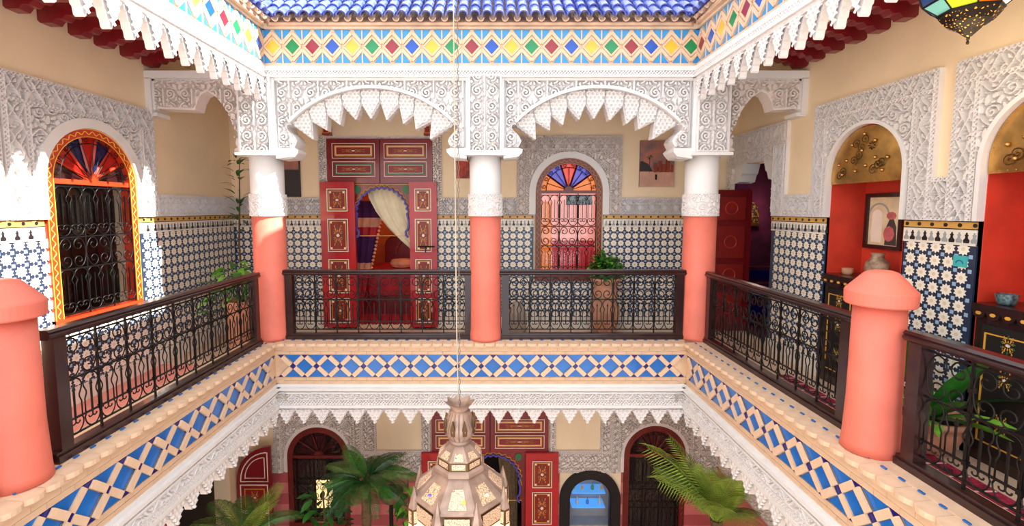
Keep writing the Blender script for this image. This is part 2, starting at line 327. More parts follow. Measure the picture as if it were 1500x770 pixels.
def dado(parent,spans,vis,dist,side):
    """spans: (x0,x1,z0,z1) tiled rectangles in wall coordinates; vis: x range seen in the photo"""
    mb=MB()
    for x0,x1,z0,z1 in spans: mb.box(x0,x1,-.012,0,z0,z1)
    d=mb.build('tile_dado','dado',parent); P=[]
    for x0,x1,z0,z1 in spans:
        zt=min(z1,1.39)
        for i in range(int(math.ceil((x0+mg[side])/.0975)),int(math.floor((x1-mg[side])/.0975))+1):
            for j in range(int(math.ceil((z0+.05)/.0975)),int(math.floor((zt-.01)/.0975))+1):
                if vis[0]<i*.0975<vis[1]: P.append((i*.0975,j*.0975))
        if z1>1.5:
            b=MB().box(x0,x1,-.020,0,1.395,1.497).box(x0,x1,-.022,0,1.391,1.402); bw=b.build('border_strip','borderwhite',d)
            MB().box(x0,x1,-.021,0,1.502,1.55).build('border_strip','bordergold',d); MB().box(x0,x1,-.023,0,1.496,1.503).box(x0,x1,-.023,0,1.548,1.556).build('border_line','borderblack',d)
            for k in range(int(math.ceil((x0+.02)/.05)),int((x1-.02)/.05)+1):
                x=k*.05
                if vis[0]<x<vis[1]:
                    O('border_figure',PAWN[k%2],d,(x,-.020,1.408))
                    if k%2: O('border_dot',DOT,d,(x,-.021,1.526))
        if z0<.05: MB().box(x0,x1,-.02,0,0,.15).build('skirting_tile','borderwhite',d)
    P.sort(key=lambda p:dist(*p))
    for x,z in P[:300]: O('star_tile',STAR,d,(x,-.0125,z))
    rest=P[300:]
    if rest:
        mb=MB(); V=[v.co for v in STAR.vertices]; F=[(list(p.vertices),p.material_index) for p in STAR.polygons]
        for x,z in rest:
            b=len(mb.v); mb.v+=[(v.x+x,v.y-.0125,v.z+z) for v in V]
            for f,mi in F: mb.f.append([i+b for i in f]); mb.m.append(mi)
        o=O('star_tile_field',mb.mesh('star_tile_field',['star','starmid'],fix=False),d); o['kind']='stuff'
T=1.555
dado(wback,[(-3.5,-2.19,0,T),(-.79,1.04-.47,0,T),(1.04-.47,1.04+.47,0,.64),(1.04+.47,3.2,0,T)],(-3.46,3.16),lambda x,z:math.hypot(x,z-1.64),0)
dado(wleft,[(2.0,4.10-.485,0,T),(4.10-.485,4.10+.485,0,.65),(4.10+.485,6.3,0,T)],(3.3,6.3),lambda x,z:x,1)
dado(wright,[(-6.3,-6.17,0,T),(-5.28,-4.42,0,T),(-3.58,-3.04,0,T),(-2.18,-1.2,0,T)],(-5.4,-2.9),lambda x,z:-x,2)

# --- carved stucco on the gallery walls
def outside(cx,zs,r): return lambda U,Z:~(((abs(U-cx)<r)&(Z<zs))|(np.hypot(U-cx,Z-zs)<r))
def surround(p,cx,zs,r,W,zt,win,zit,m='stucco',pat='ogee',zb=1.555,rw=.085):
    ring=MB(); archband(ring,cx,zs,r,r+rw,zb,-.052,0.004); ring.build('arch_moulding','plaster',p)
    bordered(p,cx-W,cx+W,zit,zt,pat,m=m)
    bordered(p,cx-W,cx-win,zb,zit,pat,m=m,sides='lr'); bordered(p,cx+win,cx+W,zb,zit,pat,m=m,sides='lr')
    carved('carved_spandrel',p,cx-win,cx+win,zs,zit,'vine',0,.044,outside(cx,zs,r+rw-.005),m)
def band(p,x0,x1,m='stucco',pat='ogee'): bordered(p,x0,x1,T,1.785,pat,b=.03,m=m,sides='tb')
surround(wback,1.04,1.86,.45,.70,2.60,.535,2.40,m='stucco_warm')
band(wback,-3.5,-2.31); band(wback,-.67,.34); band(wback,1.74,3.2)
for a,b in((-2.31,-2.2),(-.785,-.67)): bordered(wback,a,b,T,2.6,'vine',b=.02,m='stucco_warm',sides='lrt')
carved('carved_border',wback,-2.2,-.785,2.565,2.6,'lattice',0,.01,m='stucco_warm')
surround(wleft,4.10,1.86,.465,.75,2.63,.55,2.41,pat='maze'); band(wleft,4.85,6.3)
surround(wleft,2.55,1.86,.465,.78,2.63,.55,2.41,pat='maze')
surround(wright,-4.0,1.95,.4,.635,2.63,.45,2.46,pat='maze',rw=.03); surround(wright,-2.61,1.94,.41,.635,2.63,.46,2.46,pat='maze',rw=.03)
bordered(wright,-3.365,-3.245,T,1.86,'maze',b=.03,sides='tb')
band(wright,-5.05,-4.635)
# portal round the doorway on the right
P=[(-6.3,1.86),(-6.15,1.86),(-6.0,2.0),(-5.98,2.1),(-5.9,2.1),(-5.86,2.2),(-5.55,2.2),(-5.5,2.1),(-5.44,2.1),(-5.42,1.98),(-5.3,1.98)]
def abovep(U,Z): return (Z>np.interp(U,[-6.3,-6.16,-6.15,-5.28,-5.27],[1.5,1.5,2.2,2.2,0]))
bordered(wright,-6.28,-5.05,2.34,2.58,'maze',b=.03,m='stucco_warm')
bordered(wright,-5.27,-5.05,T,2.34,'maze',b=.03,sides='lr')
carved('carved_panel',wright,-6.28,-5.27,1.6,2.34,'vine',0,.044,abovep,'stucco_warm')
cb=MB()
Q=[(-5.30,1.96),(-5.41,1.98),(-5.44,2.06),(-5.47,2.08),(-5.5,2.16),(-5.52,2.24),(-5.30,2.24)]
cb.prism(Q,-.005,.2); cb.prism([(-6.15-(x+5.30)*1.0,z) for x,z in Q],-.005,.2); cb.build('portal_corbel','plaster',wright)
# lower walls: grey stucco, pink stripes
def lsur(p,cx,zs,r):
    ring=MB(); archband(ring,cx,zs,r,r+.05,-2.08,-.02,.004); ring.build('arch_moulding','stucco_warm',p)
    bordered(p,cx-.62,cx+.62,zs+r+.1,-.6,'stars',m='stucco_warm',b=.04)
    for s in(-1,1): bordered(p,min(cx+s*.5,cx+s*.62),max(cx+s*.5,cx+s*.62),-2.08,zs+r+.1,'stars',m='stucco_warm',sides='lr',b=.03)
    carved('carved_spandrel',p,cx-.5,cx+.5,zs,zs+r+.1,'vine',0,.044,outside(cx,zs,r+.045),'stucco_warm')
lsur(wback,-2.445,-1.855,.435); lsur(wback,2.305,-1.835,.435)
for a,b in((-1.825,-.86),(.82,1.685),(2.925,3.2),(-3.5,-3.065)): bordered(wback,a,b,-2.08,-1.755,'stars',m='stucco_warm',sides='tb',b=.05)
for a,b in((-1.825,-1.62),(1.53,1.685),(-.98,-.86),(.82,.9),(2.925,3.2)): bordered(wback,a,b,-1.755,-.6,'stars',m='stucco_warm',sides='lr',b=.03)
k=0; z=-2.08
while z>GZ+.05:
    for a,b in((-3.5,-2.88),(-2.01,-.84),(.8,.965),(1.84,1.865),(2.745,3.2)):
        MB().box(a,b,-.012,0,z-.158,z).build('painted_stripe','pinkstripe' if k%2==0 else 'pinkwall',wback)
    z-=.16; k+=1
carved('carved_panel',wright,-6.2,-4.0,-2.0,-.6,'stars',0,.014,None,'stucco_warm',res=.009)
MB().box(-6.3,-2.2,-.012,0,GZ,-2.0).build('painted_stripe','pinkwall',wright)
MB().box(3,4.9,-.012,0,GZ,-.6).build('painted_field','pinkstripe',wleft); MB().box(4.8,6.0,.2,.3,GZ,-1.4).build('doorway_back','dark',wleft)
MB().box(5.9,6.29,-.012,0,GZ,-1.2).build('painted_jamb','cream',wleft)

# ------------------------------------------------------------------ ledge with lattice tile band, mouldings and pendants
CW=.2465; ZM,ZH=-.006,.1175
def poly(P,y0,y1,m,name): return MB().prism(P,y0,y1).mesh(name,m)
sw_=.022
LB={'cross':poly([(0,.034),(.034,0),(0,-.034),(-.034,0)],-.012,0,'navy','navy_tile')}
def stripmesh():      # one arm of the lattice from a navy square to the edge
    a=math.atan2(ZH,CW/2); d=(C(a),S(a)); n=(-S(a),C(a)); L=math.hypot(CW/2,ZH); q=.0225
    P=[(d[0]*t+n[0]*u,d[1]*t+n[1]*u) for t,u in((.0235,-q),(L-.0235,-q),(L-.0235,q),(.0235,q))]
    return P
SP=stripmesh(); LB['arm']=poly(SP,-.016,0,'creamtile','lattice_strip'); LB['arm2']=poly([(x,-z) for x,z in SP],-.016,0,'creamtile','lattice_strip')
LB['ht']=poly([(-.034,ZH),(.034,ZH),(0,ZH-.034)],-.012,0,'navy','navy_tile'); LB['hb']=poly([(-.034,-ZH),(.034,-ZH),(0,-ZH+.034)],-.012,0,'navy','navy_tile')
LB['dia']=poly([(0,ZH-.034),(CW/2-.036,0),(0,-ZH+.034),(-CW/2+.036,0)],-.007,0,'bandblue','blue_tile')
LB['tt']=poly([(-CW/2+.036,ZH),(CW/2-.036,ZH),(0,.034)],-.007,0,'bandblue','blue_tile'); LB['tb']=poly([(-CW/2+.036,-ZH),(CW/2-.036,-ZH),(0,-.034)],-.007,0,'bandblue','blue_tile')
BRK=MB().box(-.079,.079,-.011,0,0,.036).mesh('ledge_brick','brick')
def copemesh():
    mb=MB(); P=[(-.054,.13),(.054,.13),(.054,-.055)]+[(.054*C(a),-.055-.03*S(a)) for a in np.linspace(.15,PI-.15,7)]+[(-.054,-.055)]
    n=len(P); vs=[(x,y,.0 if y>0 else -.012) for x,y in P]+[(x,y,-.028 if y>0 else -.04) for x,y in P]
    mb.add(vs,[list(range(n)),list(range(2*n-1,n-1,-1))]+[(i,i+n,(i+1)%n+n,(i+1)%n) for i in range(n)])
    mb.mi=1; mb.box(-.016,.016,.02,.032,-.004,.003); return mb.mesh('coping_tile',['creamtile','bandblue'])
COPE=copemesh()
def toothpoly(TL,TR,tip,n,k=.5):
    L=[];Rr=[]
    for i in range(n):
        for t in(i/n,(i+k)/n):
            L.append((TL[0]+(tip[0]-TL[0])*(i/n if t==i/n else i/n+.35/n),TL[1]+(tip[1]-TL[1])*(t if t==i/n else (i+.8)/n)))
            Rr.append((TR[0]+(tip[0]-TR[0])*(i/n if t==i/n else i/n+.35/n),TR[1]+(tip[1]-TR[1])*(t if t==i/n else (i+.8)/n)))
    return L+[tip]+Rr[::-1]
def tooth(TL,TR,tip,n=4,y0=0,th=.05,layers=3,m='stucco',name='pendant'):
    mb=MB(); cx,cz=(TL[0]+TR[0])/2,(TL[1]+TR[1])/2
    for k in range(layers):
        f=1-.27*k; A=lambda p:(cx+(p[0]-cx)*f,cz+(p[1]-cz)*f)
        mb.prism(toothpoly(A(TL),A(TR),A(tip),n),y0-.016*k-(.0 if k else 0),y0-.016*(k-1) if k else y0+th)
    for t in(.2,.42,.62):                       # little cells down the middle
        x,z=cx+(tip[0]-cx)*t,cz+(tip[1]-cz)*t; q=.016*(1-t*.6)
        mb.prism([(x-q,z),(x,z-q),(x+q,z),(x,z+q)],y0-.016*(layers-1)-.012,y0-.016*(layers-1)+.002)
    return mb.mesh(name,m)
def toothcarve(TL,TR,tip,n,y,f=.94):
    cx,cz=(TL[0]+TR[0])/2,(TL[1]+TR[1])/2; A=lambda p:(cx+(p[0]-cx)*f,cz+(p[1]-cz)*f); P=toothpoly(A(TL),A(TR),A(tip),n)
    o=carved('pendant_carving',None,min(p[0] for p in P),max(p[0] for p in P),min(p[1] for p in P),max(p[1] for p in P),'cells',y,.02,lambda U,Z:inpoly(U,Z,P)); me=o.data; bpy.data.objects.remove(o); return me
LOWC=toothcarve((-.095,0),(.095,0),(0,-.16),4,.0)
LOWT=tooth((-.095,0),(.095,0),(0,-.16),4,y0=-.0,th=.05,layers=1)
def ledge(name,label,L0,L1,loc,rz,tile0,hand,vis):
    r=thing(name,label,'ledge',loc,rz,kind='structure')
    MB().box(L0,L1,0,.26,-.20,.21).build('ledge_core','brick',r)
    MB().box(L0,L1,.07,.34,.0,.246).build('curb','creamtile',r)
    # coping
    n=int((L1-L0)/.11)
    for i in range(n+1):
        x=L0+.054+i*.11
        if x<L1 and vis[0]<x<vis[1]: O('coping_tile',COPE,r,(x,.04,.25))
    MB().box(L0,L1,-.02,.02,.19,.212).build('coping_bed','brick',r)
    for zz,dx in((.115,0),(.153,.08),(-.165,0),(-.205,.08)):
        for i in range(int((L1-L0)/.16)+1):
            x=L0+.08+i*.16+dx
            if x<L1-.05 and vis[0]<x<vis[1]: O('ledge_brick',BRK,r,(x,0,zz))
    c0=tile0
    for i in range(-1,int((L1-L0)/CW)+2):
        x=c0+hand*i*CW; xm=x+hand*CW/2
        if not (vis[0]<x<vis[1]): continue
        def put(k,xx,w):
            if xx-w>=L0-.002 and xx+w<=L1+.002: O({'cross':'navy_tile','arm':'lattice_strip','arm2':'lattice_strip','ht':'navy_tile','hb':'navy_tile'}.get(k,'blue_tile'),LB[k],r,(xx,0,ZM))
        put('cross',x,.034); put('tt',x,.09); put('tb',x,.09); put('dia',xm,.09); put('ht',xm,.03); put('hb',xm,.03)
        for dx,k,s in((0,'arm',1),(0,'arm2',1)):
            if x+CW/2<=L1+.02 and x>=L0: O('lattice_strip',LB[k],r,(x,0,ZM))
        for k in('arm','arm2'):
            if x-CW/2>=L0-.02 and x<=L1: O('lattice_strip',LB[k],r,(x,-.0,ZM),(0,PI,0)).location=(x,-.016,ZM)
    # white moulding
    mo=MB()
    for (ya,yb,za,zb) in((-.02,.26,-.235,-.20),(-.05,.26,-.262,-.235),(-.018,.26,-.42,-.262),(-.055,.26,-.445,-.415),(-.045,.26,-.295,-.28),(-.045,.26,-.365,-.355)): mo.box(L0,L1,ya,yb,za,zb)
    mo.build('moulding','plaster',r)
    v0,v1=max(L0,vis[0]),min(L1,vis[1])
    carved('carved_frieze',r,v0,v1,-.352,-.297,'vine',-.020,.026); carved('carved_frieze',r,v0,v1,-.414,-.367,'lattice',-.020,.026)
    MB().box(L0,L1,.0,.05,-.50,-.445).build('pendant_rail','stucco',r)
    carved('carved_frieze',r,v0,v1,-.49,-.446,'stars',0,.016)
    nt=int(round((L1-L0)/.19)); st_=(L1-L0)/nt
    for i in range(nt):
        x=L0+st_*(i+.5)
        if vis[0]<x<vis[1]: O('pendant_carving',LOWC,O('pendant',LOWT,r,(x,-.002,-.475)))
    return r
lb=ledge('trim_1','far courtyard ledge with blue lattice tiles and white pendants',XL,XR,(0,YF,0),0,XL+.19,1,(-9,9))
ll=ledge('trim_2','left courtyard ledge with blue lattice tiles and white pendants',.8,YF,(XL,0,0),PI/2,YF-.19,-1,(1.8,9))
lr_=ledge('trim_3','right courtyard ledge with blue lattice tiles and white pendants',-YF,-.8,(XR,0,0),-PI/2,-YF+.19,1,(-9,-1.6))

# ------------------------------------------------------------------ upper entablature with diamond tiles, mouldings, pendants
DW=.1975; FZ=3.236
UP={}
def rot45strip(a,b,w):      # strip between two points, half width w
    dx,dz=b[0]-a[0],b[1]-a[1]; l=math.hypot(dx,dz); nx,nz=-dz/l*w,dx/l*w
    return [(a[0]-nx,a[1]-nz),(b[0]-nx,b[1]-nz),(b[0]+nx,b[1]+nz),(a[0]+nx,a[1]+nz)]
for c_ in('t_yellow','t_green','t_maroon','t_blue'): UP[c_]=poly([(0,.076),(.072,0),(0,-.076),(-.072,0)],-.008,0,c_,'diamond_tile')
UP['in']=poly(rot45strip((0,.089),(.084,0),.009),-.014,0,'creamtile','frame_strip'); UP['in2']=poly(rot45strip((0,-.089),(.084,0),.009),-.014,0,'creamtile','frame_strip')
UP['out']=poly(rot45strip((0,.135),(.0985,.030),.0155),-.018,0,'creamtile','frame_strip'); UP['out2']=poly(rot45strip((0,-.135),(.0985,-.030),.0155),-.018,0,'creamtile','frame_strip')
UP['tri']=poly([(.016,.160),(.093,.160),(.093,.060)],-.006,0,'skyblue','sky_blue_tile'); UP['tri2']=poly([(.016,-.160),(.093,-.160),(.093,-.060)],-.006,0,'skyblue','sky_blue_tile')
UP['ver']=MB().box(-.0065,.0065,-.012,0,.050,.160).mesh('frame_strip','creamtile'); UP['ver2']=MB().box(-.0065,.0065,-.012,0,-.160,-.050).mesh('frame_strip','creamtile')
HIT=tooth((-.092,0),(.092,0),(0,-.25),5,y0=0,th=.055,layers=1)
HITC=toothcarve((-.092,0),(.092,0),(0,-.25),5,0)
cols=('t_yellow','t_green','t_maroon','t_blue')
def entab(name,label,L0,L1,loc,rz,first,hand,vis,c0,teeth,cvis):
    r=thing(name,label,'frieze',loc,rz,kind='structure')
    MB().box(L0,L1,0,.30,3.02,3.45).build('frieze_core','creamtile',r)
    MB().box(L0,L1,-.03,.3,3.40,3.452).build('cornice','cornice_tan',r)
    MB().box(L0,L1,-.018,.01,3.045,3.074).build('brick_course','brick',r)
    for i in range(int((L1-L0)/DW)+2):
        x=first+hand*i*DW
        if not(vis[0]<x<vis[1]) or x-.06<L0 or x+.06>L1: continue
        O('diamond_tile',UP[cols[(i+c0)%4]],r,(x,0,FZ))
        for k in('in','in2'):
            O('frame_strip',UP[k],r,(x,0,FZ)); O('frame_strip',UP[k],r,(x,-.014,FZ),(0,0,PI))
        for k in('out','out2'):
            if x+.1<L1+.03: O('frame_strip',UP[k],r,(x,0,FZ))
            if x-.1>L0-.03: O('frame_strip',UP[k],r,(x,-.018,FZ),(0,0,PI))
        for k in('tri','tri2'):
            if x+.1<L1+.03: O('sky_blue_tile',UP[k],r,(x,0,FZ))
            if x-.1>L0-.03: O('sky_blue_tile',UP[k],r,(x,-.006,FZ),(0,0,PI))
        for k in('ver','ver2'):
            if L0<x+DW/2<L1: O('frame_strip',UP[k],r,(x+DW/2,0,FZ))
    mo=MB()
    for (ya,yb,za,zb) in((-.035,.3,3.0,3.045),(-.006,.3,2.95,3.0),(-.045,.3,2.935,2.957)): mo.box(L0,L1,ya,yb,za,zb)
    mo.build('moulding','plaster',r)
    carved('carved_frieze',r,max(L0,cvis[0]),min(L1,cvis[1]),2.958,2.998,'lattice',-.010,.022)
    if teeth:
        mo=MB().box(L0,L1,-.02,.12,2.905,2.94); mo.build('pendant_rail','plaster',r)
        n=int(round((L1-L0)/.184)); s_=(L1-L0)/n
        for i in range(n):
            x=L0+s_*(i+.5)
            if vis[0]-1.2<x<vis[1]+1.2: O('pendant_carving',HITC,O('pendant',HIT,r,(x,.0,2.955)))
    return r
eb=entab('trim_4','far tile frieze of coloured diamonds under the roof',XL,XR,(0,YF,0),0,XL+.1,1,(-9,9),0,False,(-9,9))
el=entab('trim_5','sunlit left tile frieze above the hanging white pendants',.8,YF,(XL,0,0),PI/2,YF-.1,-1,(2.9,9),3,True,(2.3,9))
er=entab('trim_6','right tile frieze above the hanging white pendants',-YF,-.8,(XR,0,0),-PI/2,-YF+.1,1,(-9,-2.9),2,True,(-9,-2.3))

# ------------------------------------------------------------------ roof of glazed barrel tiles
SL=R(40)
def barrel():
    mb=MB(); n=8; L=.235; vs=[]; fs=[]
    for (y,r0,r1,dz) in((0,.052,.041,.012),(L,.046,.036,-.004)):
        for r in(r0,r1):
            for i in range(n+1): a=PI*i/n; vs.append((r*C(a),y,r*S(a)*1.0+dz))
    k=n+1
    for i in range(n): fs+=[(i,i+1,2*k+i+1,2*k+i),(k+i+1,k+i,3*k+i,3*k+i+1),(i+1,i,k+i,k+i+1),(2*k+i,2*k+i+1,3*k+i+1,3*k+i)]
    fs+=[(0,2*k,3*k,k),(n,k+n,3*k+n,2*k+n)]
    mb.add(vs,fs); return [mb.mesh('roof_tile',c,smooth=False) for c in('roofblue','roofblue_dark')]
BAR=barrel()
def pan():
    mb=MB(); n=5; P=[(.034*C(PI+PI*i/n),.034*S(PI+PI*i/n)+.012) for i in range(n+1)]; Q=[(.026*C(PI+PI*i/n),.026*S(PI+PI*i/n)+.014) for i in range(n+1)]
    mb.strip(P,Q,-.01,.14); return mb.mesh('pan_tile','clay')
PAN=pan()
def roof(name,label,L0,L1,loc,rz,ends,rows,vis):
    r=thing(name,label,'roof',loc,rz,kind='structure')
    n=rows*.19; ey=-.10; ez=3.475
    def bx(a,b): return MB().add([(a[0],ey+.03,ez-.03),(a[1],ey+.03,ez-.03),(b[1],ey+n*C(SL),ez-.03+n*S(SL)-.02),(b[0],ey+n*C(SL),ez-.03+n*S(SL)-.02),
        (a[0],ey+.03,ez-.055),(a[1],ey+.03,ez-.055),(b[1],.9,ez-.055),(b[0],.9,ez-.055)],[(0,1,2,3),(7,6,5,4),(0,4,5,1),(1,5,6,2),(2,6,7,3),(3,7,4,0)])
    g=n*C(SL); bx((L0,L1),(L0-(g if ends[0] else 0),L1+(g if ends[1] else 0))).build('roof_deck','clay',r)
    for j in range(rows):
        s=j*.19; y=ey+s*C(SL); z=ez+s*S(SL); e0=L0-(s*C(SL) if ends[0] else 0); e1=L1+(s*C(SL) if ends[1] else 0)
        i0=math.ceil((e0-L0)/.117); i1=int((e1-L0)/.117)
        for i in range(i0,i1+1):
            x=L0+i*.117+.02
            if not vis[0]<x<vis[1]: continue
            O('roof_tile',BAR[random.random()<.45],r,(x,y-.02,z),(SL+random.uniform(-.02,.02),0,random.uniform(-.03,.03)))
            if j==0: O('pan_tile',PAN,r,(x+.0585,y-.005,z-.012),(SL,0,0))
    return r
roof('roof','pent roof of blue glazed barrel tiles above the far frieze',XL+.1,XR-.1,(0,YF,0),0,(1,1),6,(-9,9))
roof('roof','pent roof of blue glazed barrel tiles at the top left corner',1.0,YF-.1,(XL,0,0),PI/2,(0,1),3,(3.3,9))
roof('roof','pent roof of blue glazed barrel tiles at the top right corner',-YF+.1,-1.0,(XR,0,0),-PI/2,(1,0),3,(-9,-3.3))

# ------------------------------------------------------------------ arcade: columns, arches, side arches
AY=4.80                                   # front of the arch panels
CX=(-2.36,-.065,2.21)
def column(cx,label,left,right):
    r=thing('column',label,'column',(cx,4.93,.246),0,'columns of the far arcade',kind=None); b=.246
    MB().lathe([(.182,0),(.178,.03),(.170,.12),(.166,.5),(.164,1.315)],28).build('lower_shaft','coral',r,smooth=True)
    MB().lathe([(.168,1.312),(.168,1.36),(.166,1.56),(.166,1.96)],28).build('upper_shaft','plaster',r,smooth=True)
    carved('carved_collar',r,-PI*.167,PI*.167,1.315,1.345,'lattice',0,.013,curve=.167); carved('carved_collar',r,-PI*.167,PI*.167,1.345,1.505,'vine',0,.014,curve=.167); carved('carved_collar',r,-PI*.167,PI*.167,1.505,1.54,'lattice',0,.013,curve=.167)
    p=MB().box(-.19,.19,-.185,.19,1.94,2.715).box(-.205,.205,-.235,.2,1.925,1.955); pier=p.build('pier','plaster',r)
    carved('carved_panel',pier,-.145,.145,1.965,2.70,'scroll',-.190,.040,off=(-.15,1.9))
    MB().ring(-.165,.165,1.958,2.712,.018,-.226,-.18).build('pier_edge','plaster',pier)
    return r
column(CX[0],'corner column between the left railing and the double door bay',0,1)
column(CX[1],'middle column standing between the two white arches',1,1)
column(CX[2],'corner column beside the desert painting and right railing',1,0)
def arch_outline(w):                       # half outline from bracket to apex, x outward positive; w half bay to pier face
    a0=math.atan2(.0,1); Rr=1.159; cz=2.84-Rr; th=math.asin(.823/Rr)
    curve=[(Rr*S(t),cz+Rr*C(t)) for t in np.linspace(th,0,18)]
    side=[(w,2.14),(.82,2.15),(.775,2.20),(.762,2.225),(.80,2.262),(.782,2.29),(.768,2.32),(.785,2.36),(.815,2.395),(.85,2.42),(.868,2.455),(.862,2.48),(.84,2.49),(.823,2.485)]
    return side+curve[0:]
def arch(cx,w,label):
    r=thing('arch',label,'arch',(cx,AY,2.14),0,'white carved arches of the far arcade',kind='structure')
    H=arch_outline(w); P=[(-x,z-2.14) for x,z in H]+[(x,z-2.14) for x,z in H[::-1]][1:]
    top=2.94-2.14
    full=P+[(w,top),(-w,top)]
    # body, in two halves so that no polygon is too concave
    mb=MB(); n=len(H)
    mb.prism([(-x,z-2.14) for x,z in H]+[(0,top),(-w,top)],.0,.24); mb.prism([(x,z-2.14) for x,z in H]+[(0,top),(w,top)],.0,.24)
    mb.build('arch_body','plaster',r)
    ins=[(x*1.0+(.022 if x>0 else -.022),z+.022) for x,z in P]
    poly_=ins+[(w,top),(-w,top)]
    carved('carved_spandrel',r,-w+.03,w-.03,.12,top-.03,'scroll',.004,.044,lambda U,Z:inpoly(U,Z,poly_),off=(-w,0))
    MB().box(-w,w,-.045,.01,top-.028,top).build('arch_rail','plaster',r)
    curve=[(-x,z-2.14) for x,z in H[14:]]+[(x,z-2.14) for x,z in H[14:][::-1]][1:]
    Rr=1.159; cz=2.84-Rr-2.14; up=[(x*(1+.03/Rr),cz+(z-cz)*(1+.03/Rr)) for x,z in curve]
    MB().strip(curve,up,-.045,.02).build('arch_moulding','plaster',r)
    br=MB()
    for s in(-1,1): br.prism([(s*w,0.0),(s*.80,0.02),(s*.762,.065),(s*.758,.092),(s*.80,.105),(s*w,.105)],-.06,.2)
    br.build('bracket','plaster',r)
    # hanging stalactite teeth
    tips=[(240,470),(355,395),(465,350),(598,308),(722,300),(853,312),(992,342),(1095,387),(1212,467)]
    not_=[(75,352),(235,325),(365,275),(497,200),(650,185),(805,165),(960,195),(1080,270),(1225,320),(1405,350)]
    k=lambda p:((p[0]-741)/5.77/141,2.857-(p[1]-55)/5.77/141-2.14)
    for i in range(9):
        a,b,t=k(not_[i]),k(not_[i+1]),k(tips[i])
        th=math.asin(.823/Rr); f=lambda x:(max(-.81,min(.81,x)),cz+math.sqrt(Rr*Rr-max(-.81,min(.81,x))**2)+.01)
        # top follows the arch, radial lean as on the real vault
        A=f(a[0]*1.05-.0); B=f(b[0]*1.05)
        mb=MB()
        mb.prism([A]+toothpoly(a,b,t,5)+[B],.06,.17)
        for L in range(1):
            g=1-.22*L; m_=((A[0]+B[0])/2,(A[1]+B[1])/2); q=lambda p:(m_[0]+(p[0]-m_[0])*g,m_[1]+(p[1]-m_[1])*g)
            st=toothpoly(q(a),q(b),q(t),7); mb.prism([q(A)]+st+[q(B)],.045-.018*L,.063-.018*L)
        sl=mb.build('stalactite','stucco',r); g=.93; PP=[q(A)]+toothpoly(q(a),q(b),q(t),7)+[q(B)]
        carved('stalactite_carving',sl,min(p[0] for p in PP),max(p[0] for p in PP),min(p[1] for p in PP),max(p[1] for p in PP),'cells',.046,.026,lambda U,Z:inpoly(U,Z,PP))
    return r
arch((CX[0]+CX[1])/2,(CX[1]-CX[0])/2-.185,'white pendant fringed arch in front of the double doors')
arch((CX[1]+CX[2])/2,(CX[2]-CX[1])/2-.185,'white pendant fringed arch in front of the stained glass window')
def sidearch(cx,s,w,label):               # small plate from the corner pier to the side wall; s=+1 wall on the right
    r=thing('side_arch',label,'arch',(cx,AY+.05,2.19),0,kind='structure')
    k=lambda x,z:(s*x,z-2.19); e=w
    O1=[(.19,2.19),(.235,2.19),(.25,2.225),(.30,2.235),(.255,2.27),(.275,2.30),(.27,2.34),(.245,2.37),(.262,2.43),(.285,2.50),(.33,2.60),(.39,2.70),(.45,2.77),(.54,2.83),(.60,2.80),(.645,2.73),(.675,2.64),(e-.06,2.655),(e-.05,2.60),(e,2.60)]
    P=[k(*p) for p in O1]; m_=13
    mb=MB(); mb.prism(P[:m_+1]+[k(.54,3.02),k(.19,3.02)],0,.16); mb.prism(P[m_:]+[k(e,3.02),k(.54,3.02)],0,.16); mb.build('arch_body','stucco_warm',r)
    pl=P+[k(e,3.02),k(.19,3.02)]
    ins=[(x,z+.02) for x,z in P]+[k(e,3.02),k(.19,3.02)]
    x0,x1=sorted((s*.215,s*(e-.09)))
    carved('carved_spandrel',r,x0,x1,2.36-2.19,2.93-2.19,'scroll',.004,.044,lambda U,Z:inpoly(U,Z,ins),'stucco_warm',off=(.05,.1))
    fr=MB(); xa,xb=sorted((s*.19,s*e)); fr.box(xa,xb,-.05,.02,.755,.83); fr.box(xa,xb,-.025,.02,.735,.76)
    xa,xb=sorted((s*(e-.06),s*e)); fr.box(xa,xb,-.05,.02,.40,.76); xa,xb=sorted((s*(e-.085),s*(e-.06))); fr.box(xa,xb,-.025,.02,.45,.76); xa,xb=sorted((s*(e-.1),s*e)); fr.box(xa,xb,-.03,.16,.385,.42)
    fr.build('plate_frame','plaster',r)
sidearch(CX[0],-1,3.5-2.36,'small carved arch joining the left corner column to the wall')
sidearch(CX[2],1,3.2-2.21,'small carved arch joining the right corner column to the wall')

# red ceiling joists on carved corbels
def joistmesh(L):
    J=MB().box(0,L,-.045,.045,.08,.17).mesh('joist_beam','doorred_dark')
    P=[(0,.08),(.30,.08),(.27,.055),(.22,.06),(.19,.03),(.14,.035),(.11,.0),(0.02,-.0),(0,.02)]
    K=MB(); n=len(P); K.add([(x,-.045,z) for x,z in P]+[(x,.045,z) for x,z in P],[list(range(n)),list(range(2*n-1,n-1,-1))]+[(i,i+n,(i+1)%n+n,(i+1)%n) for i in range(n)])
    return J,K.mesh('corbel','doorred_dark')
def joist(xw,y,s,J,label,grp):
    t=thing('ceiling_joist',label,'beam',(xw,y,3.065),0 if s>0 else PI,grp)
    O('beam',J[0],t); O('corbel',J[1],t)
JL=joistmesh(1.15); JR=joistmesh(1.07)
ordn=('first','second','third','fourth','fifth','sixth','seventh','eighth','ninth')
for k,y in enumerate((4.823,4.552,4.263,4.014,3.754,3.5,3.25,3.0,2.75)): joist(WL+.001,y,1,JL,'red joist over the left gallery, %s from the far end'%ordn[k],'red joists over the left gallery')
for k,y in enumerate((4.865,4.63,4.384,4.134,3.898,3.656,3.42,3.18,2.95)): joist(WR-.001,y,-1,JR,'red joist over the right gallery, %s from the far end'%ordn[k],'red joists over the right gallery')
